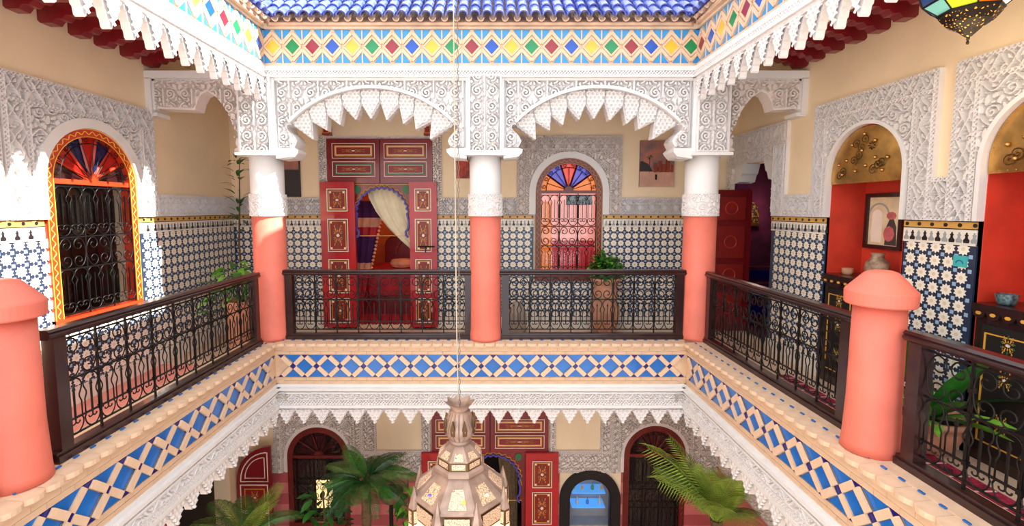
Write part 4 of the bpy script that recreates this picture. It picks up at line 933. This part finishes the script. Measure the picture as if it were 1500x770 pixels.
def cabinet(cx,w,label):
    t=thing('niche_cabinet',label,'cabinet',(WR,-cx,0),-PI/2,'dark cabinets in the niches'); H=1.03
    MB().box(-w,w,-.02,.30,0,H-.06).build('cabinet_body','darkwood',t); MB().box(-w-.0,w+.0,-.06,.31,H-.04,H).build('cabinet_top','darkwood',t)
    n=9; P=[(-w,H-.03)]
    for i in range(n):
        for a in np.linspace(PI,2*PI,5): P.append((-w+2*w*(i+.5)/n+w/n*C(a),H-.05+.045*S(a)))
    P.append((w,H-.03)); vl=MB().prism(P,-.055,-.045).build('scalloped_valance','darkwood',t)
    for i in range(n): MB().prism([(-w+2*w*(i+.5)/n+.018*C(a),H-.06+.012*S(a)) for a in np.linspace(0,2*PI,7)[:-1]],-.058,-.05).build('gilt_dot','gold',vl)
    for s in(-1,1):
        d=O('cabinet_door',MB().box(min(s*.01,s*(w-.05)),max(s*.01,s*(w-.05)),-.034,-.018,.08,H-.13).mesh('cabinet_door','dark'),t); xc=s*(w*.5-.02)
        MB().ring(xc-w*.36,xc+w*.36,.14,H-.18,.008,-.04,-.03).build('gilt_line','gold',d)
        for zc in(.3,.58,.8): O('painted_flower',ORN,d,(xc,-.037,zc),scale=(.10,1,.07))
cabinet(-4.0,.375,'dark painted cabinet under the framed portrait'); cabinet(-2.61,.385,'dark painted cabinet in the right edge niche behind the pot')
pf=thing('framed_portrait','dark framed portrait of a flower hatted figure in the red niche','picture',(WR+.315,4.15,1.275),-PI/2)
MB().ring(-.2,.2,0,.5,.035,-.03,0).build('picture_frame','darkwood',pf); MB().box(-.17,.17,-.01,-.002,.03,.47).build('picture_sheet','photo_bg',pf)
MB().prism([(-.13,.06),(-.02,.06),(-.02,.3)]+arc(-.075,.3,.055,0,PI,8)+[(-.13,.3)],-.0125,-.01).build('print_arch','whitepaint',pf); MB().strip(arc(-.06,.3,.1,0,PI,10),arc(-.06,.3,.115,0,PI,10),-.0125,-.01).build('print_line','bordergrey',pf)
MB().prism([(.02,.04),(.14,.04),(.13,.2),(.1,.27),(.06,.27),(.03,.2)],-.013,-.01).build('print_robe','photo_dark',pf); MB().prism([(.075+.05*C(a),.3+.035*S(a)) for a in np.linspace(0,2*PI,10)[:-1]],-.0135,-.01).build('print_hat','photo_pink',pf); MB().prism([(.06+.06*C(a),.14+.07*S(a)) for a in np.linspace(0,2*PI,9)[:-1]],-.0137,-.01).build('print_flowers','photo_pink',pf)
va=MB().lathe([(.045,0),(.075,.03),(.09,.09),(.082,.14),(.05,.18),(.04,.2),(.052,.225)],18).build('vase','vase',None,(WR+.13,3.98,1.03),smooth=True); tag(va,'patterned clay vase on the cabinet below the portrait','vase')
tag(MB().lathe([(.035,0),(.045,.02),(.045,.06),(.038,.06),(.036,.015)],14).build('clay_cup','terracotta',None,(WR+.1,4.27,1.03),smooth=True),'small brown clay cup beside the patterned vase','cup')
tag(MB().lathe([(.03,0),(.045,.01),(.055,.07),(.048,.07),(.04,.015)],16).build('small_bowl','bowl',None,(WR+.06,2.90,1.03),smooth=True),'small patterned teal bowl on the right edge cabinet','bowl')
sp_=thing('wall_plate','small turquoise tile plaque on the star tiles','plaque',(WR-.013,3.13,1.245),-PI/2); MB().box(-.045,.045,-.012,0,0,.075).build('plaque_tile','turq',sp_); MB().strip(arc(0,.02,.02,.1,PI-.1,8),arc(0,.02,.028,.1,PI-.1,8),-.014,-.01).build('plaque_arch','turq_d',sp_)

# ------------------------------------------------------------------ paintings on the far wall
def canvas(label,x0,x1,z0,z1,bgm):
    t=thing('painting',label,'painting',((x0+x1)/2,WB-.003,z0)); MB().box(-(x1-x0)/2,(x1-x0)/2,-.03,0,0,z1-z0).build('canvas',bgm,t); return t
p=canvas('desert kasbah painting with a lone walker right of the window',1.98,2.44,1.93,2.54,'sky_pic'); q=-.031
MB().box(-.23,.23,q-.001,q,0,.2).build('painted_sand','sand_pic',p)
MB().prism([(-.23,.2),(-.05,.2),(-.12,.3),(-.2,.34),(-.23,.33)],q-.0015,q).prism([(-.02,.2),(.2,.2),(.05,.32)],q-.0015,q).build('painted_hills','dark_pic',p)
kb=MB()
for x,w_,h in((-.02,.05,.12),(.04,.05,.15),(.09,.06,.11),(.15,.05,.16),(.2,.03,.1)): kb.box(x-w_/2,x+w_/2,q-.003,q,.19,.19+h)
kb.build('painted_kasbah','kasbah_pic',p)
for x,h in((-.1,.2),(.12,.23)):
    f=MB().box(x-.003,x+.003,q-.004,q,.19,.19+h); [f.prism([(x,.19+h),(x+.05*C(a),.19+h+.03*S(a)),(x+.03*C(a+.4),.19+h+.03*S(a+.4))],q-.004,q) for a in (0,.9,2,3,4.2,5.2)]; f.build('painted_palm','dark_pic',p)
MB().prism([(-.02,.09),(.0,.09),(.005,.15),(-.01,.17),(-.025,.15)],q-.004,q).build('painted_walker','dark',p)
p=canvas('dark painting half hidden behind the left corner column',-2.95,-2.565,1.795,2.30,'dark_pic'); MB().box(-.18,.18,q-.001,q,.36,.49).build('painted_sky','sky_pic',p)
canvas('red toned painting half hidden behind the middle column',-.47,-.12,2.04,2.48,'red_pic')

# ------------------------------------------------------------------ rug
rg=thing('gallery_rug','long magenta woven rug on the right gallery floor','rug',(2.68,2.75,.0))
MB().box(-.25,.25,-1.6,1.7,0.001,.010).build('rug_field','rug',rg)
for i in range(22):
    y=-1.55+i*.15; MB().box(-.24,.24,y,y+.012,.009,.0115).build('woven_stripe','rug_pale',rg)
    if i%3==1: [MB().add([(x-.03,y+.08,.0118),(x,y+.05,.0118),(x+.03,y+.08,.0118),(x,y+.11,.0118)],[(0,1,2,3)]).build('woven_diamond','rug_pale' if k%2 else 'rug_dark',rg) for k,x in enumerate((-.18,-.09,0,.09,.18))]

# ------------------------------------------------------------------ pots and plants
def leafmesh(L,W,m,kind='oval',fold=.15,bend=.25,name='leaf'):
    n=6; vs=[]; fs=[]
    for i in range(n+1):
        t=i/n
        if kind=='heart': w=W*(1-t)**.6*(.75+.25*C(t*3)) if t>0.08 else W*.55
        elif kind=='lance': w=W*S(PI*min(1,t*.92+.08))**.8
        else: w=W*S(PI*(t*.94+.03))
        z=-bend*L*t*t; y=L*t
        vs+=[(-w,y,z+fold*w),(0,y,z),(w,y,z+fold*w)]
    for i in range(n): a=3*i; fs+=[(a,a+1,a+4,a+3),(a+1,a+2,a+5,a+4)]
    return MB().add(vs,fs).mesh(name,m,smooth=True,fix=False)
def orient(az,el,roll=0): return (el,roll,az-PI/2)       # +y of the leaf points to azimuth az, raised by el
def pick(l): return l[random.randrange(len(l))]
# tall ribbed amphora with bushy plant
ax,ay=1.50,6.06
t=thing('ribbed_amphora','tall ribbed terracotta amphora below the stained glass window','pot',(ax,ay,0))
MB().lathe([(.10,0),(.13,.03),(.165,.15),(.185,.28),(.18,.36),(.15,.40),(.15,.42),(.165,.50),(.165,.56),(.14,.60),(.15,.66),(.20,.70),(.20,.73),(.165,.73),(.13,.66)],26).build('amphora_body','terracotta',t,smooth=True)
for k in range(14): a=2*PI*k/14; MB().tube([((r+.002)*C(a),(r+.002)*S(a),z) for r,z in((.135,.04),(.165,.15),(.186,.28),(.18,.36))],.014,5).build('amphora_rib','terracotta',t)
bt=thing('bushy_plant','bushy green plant growing in the tall ribbed amphora','plant',(ax,ay,.69))
st_=MB()
for i in range(9): a=i*.7; st_.tube([(0,0,0),(.06*C(a),.06*S(a),.15),(.13*C(a),.13*S(a),.28)],.006,4)
st_.build('stem','leaf_d',bt)
fol=MB(); LM=leafmesh(.085,.026,'leaf'); V=[v.co.copy() for v in LM.vertices]; F=[list(p.vertices) for p in LM.polygons]
for i in range(330):
    u=random.random(); az=random.uniform(0,2*PI); el=random.uniform(-.3,1.4); rr=.19*random.random()**.5
    Mx=Matrix.Translation((rr*C(az)*1.05,rr*S(az)*.75,.06+random.random()*.30*(1-(rr/.3)**2)))@Matrix.Rotation(az-PI/2+random.uniform(-.6,.6),4,'Z')@Matrix.Rotation(el-.3,4,'X')@Matrix.Scale(random.uniform(.7,1.2),4)
    b=len(fol.v); fol.v+=[tuple(Mx@v) for v in V]; fol.mi=0 if i%3 else 1
    for f in F: fol.f.append([k+b for k in f]); fol.m.append(fol.mi)
o=O('foliage',fol.mesh('foliage',['leaf','leaf_l'],True,False),bt); o['kind']='stuff'
# grey ribbed urn
t=thing('stone_urn','small grey ribbed urn on the floor beside the middle column','urn',(.34,6.08,0))
MB().lathe([(.09,0),(.12,.02),(.135,.12),(.125,.24),(.09,.33),(.05,.38),(.06,.40),(.05,.40)],20).build('urn_body','stonegrey',t,smooth=True)
for k in range(3): a=.5+k*2.1; MB().tube([(.13*C(a),.13*S(a),.1),(.135*C(a),.135*S(a),.15),(.12*C(a),.12*S(a),.25)],.01,5).build('urn_rib','stonegrey',t)
# left planter with broad light leaves
lx,ly=-2.86,5.25
t=thing('tall_planter','tall clay planter behind the left railing by the column','pot',(lx,ly,0))
MB().lathe([(.13,0),(.14,.02),(.165,.3),(.18,.54),(.195,.56),(.195,.60),(.17,.60),(.165,.52)],22).build('planter_body','terracotta',t,smooth=True); MB().lathe([(.165,.53),(.002,.54)],18).build('soil','soil',t)
pl=thing('broad_leaf_plant','light green heart leaved plant trailing from the tall planter','plant',(lx,ly,.54))
HL=[leafmesh(.16,.065,m,'heart',.2,.35) for m in('leaf_l','leaf_l','leaf')]
for i in range(64):
    az=random.uniform(0,2*PI); rr=random.uniform(.06,.32); z=random.uniform(-.12,.44) if rr>.17 else random.uniform(.1,.5)
    O('leaf',pick(HL),pl,(rr*C(az)-.06,rr*S(az)*.8-.03,z),orient(az,random.uniform(-.5,.5),random.uniform(-.4,.4)),(random.uniform(.7,1.15),)*3)
sm=MB()
for i in range(12): a=i*.52; sm.tube([(0,0,0),(.1*C(a)-.03,.1*S(a),.2),(.22*C(a)-.05,.2*S(a),.12*S(i))],.005,4)
sm.build('stem','leaf',pl)
tr=thing('slender_shrub','slender dark shrub rising against the corner left of the column','plant',(-3.12,5.72,0))
MB().tube([(0,0,0),(.02,.0,.6),(-.01,.02,1.2),(.03,0,1.7),(.04,.02,2.25)],[.016,.014,.012,.009,.004],6).build('stem','trunk',tr)
MB().lathe([(.10,0),(.13,.22),(.14,.24),(.11,.24)],16).build('shrub_pot','terracotta',tr,smooth=True)
SL_=[leafmesh(.13,.02,m,'lance',.2,.4) for m in('leaf_d','leaf')]
for i in range(44): z=random.uniform(1.35,2.25); az=random.uniform(0,2*PI); O('leaf',pick(SL_),tr,(.02+.05*C(az),.05*S(az),z),orient(az,random.uniform(.0,1.0)),(random.uniform(.8,1.3),)*3)
# right bowl pot with long leaves
bx_,by_=2.96,3.06
t=thing('terracotta_bowl_pot','wide terracotta pot behind the near right railing','pot',(bx_,by_,.0125))
MB().lathe([(.12,0),(.15,.02),(.19,.12),(.205,.2),(.225,.205),(.228,.24),(.205,.245),(.19,.2)],26).build('pot_body','terracotta',t,smooth=True); MB().lathe([(.195,.2),(.002,.215)],18).build('soil','soil',t)
pl=thing('long_leaf_plant','glossy long leaved plant growing in the wide terracotta pot','plant',(bx_,by_,.22))
BL=[leafmesh(.5,.065,m,'lance',.25,b) for m,b in(('leaf',.12),('leaf_l',.3),('leaf_d',.55))]
for az,el,s,k in((2.0,1.25,1.0,0),(2.6,1.40,1.15,0),(3.0,1.0,.95,1),(1.4,1.2,.75,0),(3.6,.9,.9,1),(3.9,.6,.85,2),(4.4,.75,.95,0),(4.9,.6,.95,1),(5.1,1.0,.9,2),(4.7,1.15,1.0,0),(3.3,1.25,1.1,0),(2.3,.7,.7,1),(4.1,.35,.7,1),(5.0,.4,.8,1),(5.3,.85,.6,0)):
    s*=1.3 if el>.95 else 1.0; O('leaf',BL[k],pl,(.03*C(az),.03*S(az),0),orient(az,el,random.uniform(-.3,.3)),(s,s,s))
# palms of the courtyard
def frond(L,n,lw,droop,m,name='frond',wl=.30,curl=.5):
    mb=MB(); P=[]
    for i in range(9): t=i/8; P.append(Vector((0,L*t*(1-.18*droop*t),L*(.30*t-droop*t*t*.75))))
    mb.tube(P,[.008*(1-.8*i/8) for i in range(9)],4)
    for i in range(n):
        t=.14+.86*i/n; j=min(7,int(t*8)); f=t*8-j; p=P[j].lerp(P[j+1],f); d=(P[j+1]-P[j]).normalized(); ll=wl*(S(PI*(t*.8+.15))**.7)
        for s in(-1,1):
            q=p+Vector((s*ll*.75,0,0))+d*ll*.55+Vector((0,0,-ll*curl*.4)); e=p+Vector((s*ll*.4,0,0))+d*ll*.25+Vector((0,0,.01)); w_=d*lw
            mb.add([p-w_*.5,p+w_*.5,e+w_,e-w_*.6,q],[(0,1,2,3),(3,2,4)])
    return mb.mesh(name,m,fix=False)
def palm(name,label,loc,trunkh,spec,fr,pot=None):
    t=thing(name,label,'palm',loc)
    MB().lathe([(.07,0)]+[(.055+.012*(i%2),trunkh*(i+1)/14) for i in range(14)],10).build('trunk','trunk',t)
    for az,el,s,k in spec: O('frond',fr[k],t,(.02*C(az),.02*S(az),trunkh-.02),orient(az,el),(s,s,s))
    return t
PF=[frond(.95,34,.013,.75,'palm',wl=.26,curl=1.0),frond(.95,34,.013,1.15,'leaf_d',wl=.26,curl=1.2),frond(.95,26,.011,.35,'palm_l',curl=.3),frond(.95,34,.013,.95,'leaf',wl=.26,curl=1.0),frond(.95,24,.008,.5,'palm_l',wl=.34,curl=.8)]
palm('courtyard_palm','drooping green palm in front of the lower left window',(-1.52,5.35,GZ),1.55,[(a,random.uniform(.15,.8),random.uniform(.5,.75),pick((0,1,3,1))) for a in np.linspace(0,2*PI,25)[:-1]]+[(.5,1.1,.6,1),(2.4,1.15,.6,3),(4.2,1.1,.55,0),(5.4,1.0,.6,1)],PF)
palm('areca_palm','feathery yellow green palm under the right gallery',(2.48,4.85,GZ),1.42,[(a,random.uniform(.6,1.2),random.uniform(.55,.72) if C(a)>0 else random.uniform(.7,.95),pick((2,2,4,4,0))) for a in np.linspace(.2,2*PI,26)[:-1]]+[(3.0,.9,1.25,4),(2.7,1.0,1.1,2),(3.4,.75,1.1,4)],PF)
palm('fan_palm','spiky green palm crown under the left gallery',(-2.80,5.0,GZ),1.12,[(a,random.uniform(.55,1.2),random.uniform(.6,.8),pick((2,3,0))) for a in np.linspace(0,2*PI,13)[:-1]],PF)
def leafy(name,label,loc,pots,n,meshes,R_,zr):
    t=thing(name,label,'plant',loc)
    MB().tube([(0,0,0),(.02,0,zr[1]*.5),(0,.01,zr[1])],.012,5).build('stem','trunk',t)
    for i in range(n): az=random.uniform(0,2*PI); rr=R_*random.random()**.5; O('leaf',pick(meshes),t,(rr*C(az),rr*S(az)*.8,random.uniform(*zr)),orient(az,random.uniform(-.5,.7),random.uniform(-.4,.4)),(random.uniform(.7,1.2),)*3)
    return t
RB=[leafmesh(.15,.035,m,'oval',.2,.2) for m in('leaf_d','leaf_d','leaf')]
leafy('rubber_shrub','dark glossy shrub below the lower left window',(-2.12,5.55,GZ),None,80,RB,.30,(.65,1.30))
leafy('climbing_vine','light green vine hanging from a clay bowl beside the lantern',(-1.10,5.80,GZ),None,50,HL,.17,(.55,1.30))
tb=thing('vine_bowl','dark clay bowl on a stand above the light green vine','bowl',(-1.28,5.62,GZ+.22)); MB().lathe([(.02,.90),(.1,.92),(.15,1.0),(.16,1.04),(.13,1.04),(.11,.96)],18).build('bowl_body','trunk',tb,smooth=True); MB().lathe([(.1,-.22),(.03,-.18),(.025,.9),(.05,.92)],10).build('bowl_stand','iron',tb)

# ------------------------------------------------------------------ ground floor details
nb=thing('display_niche','black arched display niche with lit glass shelves on ground floor','niche',(1.40,WB,-2.95))
f=MB(); archband(f,0,.48,.30,.43,0,-.04,.1); f.build('niche_frame','dark',nb); e=MB(); archband(e,0,.48,.285,.30,0,-.03,.05); e.build('niche_rim','iron',nb)
mb=MB().box(-.43,.43,.30,.32,0,.92).box(-.43,-.41,0.1,.3,0,.92).box(.41,.43,.1,.3,0,.92).box(-.43,.43,.1,.3,.9,.92).box(-.43,.43,.1,.3,-.02,0); mb.build('niche_lining','bordergrey',nb)
mk('shelfglow',(90,170,230),.2,emit=(60,150,230),estr=.7)
for z in(.28,.50): MB().box(-.24,.24,.06,.28,z,z+.012).build('glass_shelf','shelfglow',nb)
MB().prism([(-.3,0),(.3,0),(.3,.48)]+arc(0,.48,.3,0,PI,14)+[(-.3,.48)],.02,.024).build('glass_pane','glass',nb)
mk('bottlegreen',(40,150,110),.1,coat=.5); mk('bottleblue',(50,120,190),.1,coat=.5); mk('bottleclear',(200,205,200),.1,coat=.5)
for i,(x,z,m,s) in enumerate(((-.2,.512,'bottleclear',.8),(-.08,.512,'gold',.7),(.07,.512,'bottlegreen',1),(.2,.512,'gold',.8),(-.15,.292,'bottleclear',1),(.0,.292,'bottleblue',.9),(.18,.292,'bottleclear',1.1))):
    b=MB().lathe([(.022*s,0),(.026*s,.01),(.024*s,.05*s),(.008*s,.075*s),(.007*s,.11*s)],10).build('bottle',m,None,(1.40+x,WB+.15,-2.95+z),smooth=True)
    tag(b,('clear flask at the left of the upper niche shelf','gilt flask left of the green bottle','green bottle on the upper niche shelf','gilt flask at the right of the upper niche shelf','clear flask at the left of the lower niche shelf','blue bottle on the lower niche shelf','clear flask at the right of the lower niche shelf')[i],'bottle','bottles in the display niche')
dp=thing('diamond_plaque','dark diamond shaped plaque beside the lower right window','plaque',(2.90,WB-.012,-2.32)); MB().prism([(0,-.13),(.1,0),(0,.13),(-.1,0)],-.02,0).build('plaque_board','dark',dp); MB().ring(-.025,.02,-.02,.03,.008,-.024,-.018).build('plaque_mark','bordergrey',dp)
ld=thing('door_4','arched carved red door leaf open under the left gallery','door',(-3.50,6.05,GZ),0,kind='structure')
def quart(x0,x1,z0,zt,r): return [(x0,z0),(x1,z0),(x1,zt)]+[(x1-(x1-x0)*S(a),zt-r+r*C(a)) for a in np.linspace(0.05,PI/2,9)]
MB().prism(quart(.03,.50,.0,1.63,.5),-.025,.02).build('door_leaf','doorred_dark',ld)
MB().tube([(x,-.028,z) for x,z in quart(.09,.46,1.14,1.55,.40)],.008,4,True).build('panel_moulding','whitepaint',ld); MB().tube([(x,-.028,z) for x,z in quart(.15,.42,1.19,1.48,.30)],.006,4,True).build('panel_moulding','whitepaint',ld)
for a,b in((.74,1.08),(.33,.68)):
    q=O('door_panel',MB().box(.1,.45,-.03,-.02,a,b).mesh('door_panel','maroonpanel'),ld); MB().ring(.08,.46,a-.02,b+.02,.012,-.036,-.028).build('panel_moulding','whitepaint',q); MB().ring(.14,.41,a+.04,b-.04,.008,-.036,-.028).build('panel_moulding','gold',q); O('painted_flower',ORN,q,(.275,-.03,(a+b)/2),scale=(.14,1,.12))
for i,(x,sx) in enumerate(((XL+.06,1),(XR-.06,-1))):
    h=thing('corner_hook','bent metal hook on the moulding at the %s courtyard corner'%('left','right')[i],'hook',(x,YF-.06,-.36)); MB().tube([(sx*(-.03),-.01,.0),(-sx*.02,-.03,.06),(sx*.03,-.03,.08),(sx*.07,-.02,.05),(sx*.06,-.01,.0)],.010,5).build('hook_wire','stonegrey',h)

# ------------------------------------------------------------------ central courtyard lantern
LX,LY=-.205,2.9
t=thing('courtyard_lantern','large pierced metal lantern hanging in the courtyard centre','lantern',(LX,LY,-.95))
z0=.95; ph=PI/8
MB().lathe([(.06,z0+.345),(.076,z0+.30),(.100,z0+.24),(.094,z0+.20),(.06,z0+.155),(.068,z0+.15)],16).build('bulb','lantern',t,smooth=True)
for k in range(16): a=2*PI*k/16; MB().tube([((r+.001)*C(a),(r+.001)*S(a),z0+z) for r,z in((.061,.34),(.076,.30),(.101,.24),(.094,.20),(.062,.16))],.005,4).build('bulb_rib','lantern',t)
for k in range(8): a=2*PI*k/8+.39; MB().prism([(-.012,.21),(.012,.21),(.016,.25),(0,.31),(-.016,.25)],-.104,-.09).build('bulb_opening','lantern_dark',t,(0,0,z0),(0,0,a))
cr=MB(); m_=32; vs=[];fs=[]
for i,(r,z) in enumerate(((.05,.34),(.065,.375),(.09,.40))):
    for k in range(m_): a=2*PI*k/m_; rr=r*(1+.12*i*S(8*a)/2); vs.append((rr*C(a),rr*S(a),z0+z+.004*i*S(8*a)))
for i in range(2):
    for k in range(m_): fs.append((i*m_+k,i*m_+(k+1)%m_,(i+1)*m_+(k+1)%m_,(i+1)*m_+k))
cr.add(vs,fs).build('crown','lantern',t)
MB().lathe([(.06,z0+.165),(.073,z0+.155),(.073,z0+.14),(.06,z0+.13)],16).build('collar_ring','lantern',t,smooth=True)
def octa(name,prof,m,n=8): return MB().lathe(prof,n,ph=ph).build(name,m,t)
octa('shoulder',[(.06,z0+.135),(.10,z0+.105),(.148,z0+.06)],'lantern'); octa('drum',[(.148,z0+.06),(.150,z0+.0),(.14,z0-.0)],'lantern_dark')
octa('drum_ring',[(.15,z0+.005),(.168,z0-.005),(.168,z0-.03),(.15,z0-.045)],'lantern')
octa('skirt',[(.15,z0-.04),(.19,z0-.075),(.245,z0-.125),(.315,z0-.175),(.315,z0-.182),(.15,z0-.10)],'lantern')
def facet(r0,zz0,r1,zz1,w0,w1,i,m,name,off=.004):
    a=2*PI*i/8+ph+PI/8; k=C(PI/8); A=Vector((C(a),S(a),0)); B=Vector((-S(a),C(a),0)); up=Vector((0,0,off)); q=A*off
    P=[A*r0*k-B*w0+Vector((0,0,zz0)),A*r0*k+B*w0+Vector((0,0,zz0)),A*r1*k+B*w1+Vector((0,0,zz1)),A*r1*k-B*w1+Vector((0,0,zz1))]
    P=[p+up+q for p in P]; mb=MB().add(P+[p-up*1.5-q*1.5 for p in P],[(0,1,2,3),(7,6,5,4),(0,4,5,1),(1,5,6,2),(2,6,7,3),(3,7,4,0)]); return mb.build(name,m,t)
for i in range(8):
    facet(.105,z0+.098,.143,z0+.064,.022,.032,i,'pierced','pierced_panel')
    facet(.150,z0+.05,.150,z0+.015,.042,.042,i,'pierced','drum_panel',.002)
    facet(.20,z0-.082,.292,z0-.16,.034,.056,i,'pierced','pierced_panel')
    a=2*PI*i/8+ph; A=(C(a),S(a)); tx,ty=.305*A[0],.305*A[1]
    sp_=MB().lathe([(.038,z0-.235),(.036,z0-.22),(.002,z0-.10)],6,cx=tx,cy=ty,ph=a).build('spire','lantern',t)
    tw=MB().lathe([(.038,z0-.72),(.04,z0-.235)],6,cx=tx,cy=ty,ph=a).build('corner_tower','lantern_dark',t)
    for k in range(6):
        b=a+PI/6+PI*k/3; rr=.036*.985; cx,cy=tx+rr*C(b),ty+rr*S(b); u=(-S(b)*.013,C(b)*.013); n_=(C(b)*.002,S(b)*.002)
        def plate(za,zb,m,nm): MB().add([(cx-u[0]+n_[0],cy-u[1]+n_[1],za),(cx+u[0]+n_[0],cy+u[1]+n_[1],za),(cx+u[0]+n_[0],cy+u[1]+n_[1],zb),(cx-u[0]+n_[0],cy-u[1]+n_[1],zb)],[(0,1,2,3)]).build(nm,m,tw)
        plate(z0-.32,z0-.245,'pierced','tower_lattice'); plate(z0-.62,z0-.33,'glow','tower_glass')
    facet(.315,z0-.20,.315,z0-.29,.075,.075,i,'pierced','body_lattice',.003); facet(.315,z0-.30,.315,z0-.66,.075,.075,i,'glow','body_glass',.002)
octa('body',[(.300,z0-.18),(.305,z0-.2),(.305,z0-.7),(.2,z0-.78),(.03,z0-.92),(.002,z0-.95)],'lantern_dark')
for i,(a,m) in enumerate(((1.25*PI,'p_blue'),(1.55*PI,'glow_y'),(1.75*PI,'glow_w'))):
    MB().lathe([(.012,0),(.009,.006),(.002,.008)],8).build('glass_jewel',m,t,(.25*C(a),.25*S(a),z0-.122))
ch=MB()
for i in range(110):
    z=z0+.36+i*.034; o_=[(.006*C(q),0,.02*S(q)) for q in np.linspace(0,2*PI,7)[:-1]]
    P=[(x,0,z+zz) if i%2 else (0,x,z+zz) for x,_,zz in o_]; ch.tube(P,.0022,3,True)
c=ch.build('chain','chain',t); c['kind']='stuff'
rp=thing('hanging_rope','pale rope hanging down beside the lantern chain','rope',(LX-.022,LY,-.2)); MB().tube([(.012,0,.62),(.004,0,1.2),(0,0,2.4),(-.004,0,4.4)],.004,5).build('rope_strand','rope',rp)
# ------------------------------------------------------------------ coloured glass lantern over the right gallery
t=thing('gallery_lantern','coloured glass lantern hanging over the right gallery','lantern',(2.60,2.62,2.53))
n=8
MB().lathe([(.004,0),(.008,.012),(.004,.02),(.012,.04),(.05,.08),(.10,.115),(.128,.155),(.13,.165)],8,ph=.2).build('bottom_cup','pierced_d',t)
MB().lathe([(.13,.163),(.138,.17),(.138,.178),(.12,.182)],8,ph=.2).build('cup_rim','iron',t)
prof=[(.132,.18),(.195,.235),(.225,.33),(.17,.45),(.09,.52)]
gm=['glow_y','glow_t','glow_w','glow_l','glow_b','p_orange']
for j in range(4):
    for i in range(8):
        a0,a1=.2+2*PI*i/8,.2+2*PI*(i+1)/8; (r0,zA),(r1,zB)=prof[j],prof[j+1]
        MB().add([(r0*C(a0),r0*S(a0),zA),(r0*C(a1),r0*S(a1),zA),(r1*C(a1),r1*S(a1),zB),(r1*C(a0),r1*S(a0),zB)],[(0,1,2,3)]).build('glass_pane',gm[(i*2+j*3+i//3)%6],t)
    if j<4: MB().tube([(prof[j+1][0]*C(.2+2*PI*i/8),prof[j+1][0]*S(.2+2*PI*i/8),prof[j+1][1]) for i in range(8)],.007,4,True).build('lead_ring','iron',t)
for i in range(8): a=.2+2*PI*i/8; MB().tube([(r*C(a),r*S(a),z) for r,z in prof],.005,4).build('lead_rib','iron',t)
MB().lathe([(.09,.515),(.05,.56),(.01,.60)],8,ph=.2).build('top_cap','iron',t); MB().tube([(0,0,.59),(0,0,.709)],.006,4).build('hanging_rod','iron',t)
l=bpy.data.lights.new('lantern_bulb','POINT'); l.energy=6; l.color=(1,.8,.5); l.shadow_soft_size=.2; o=bpy.data.objects.new('lantern_bulb',l); COL.objects.link(o); o.parent=t; o.location=(0,0,-.05)
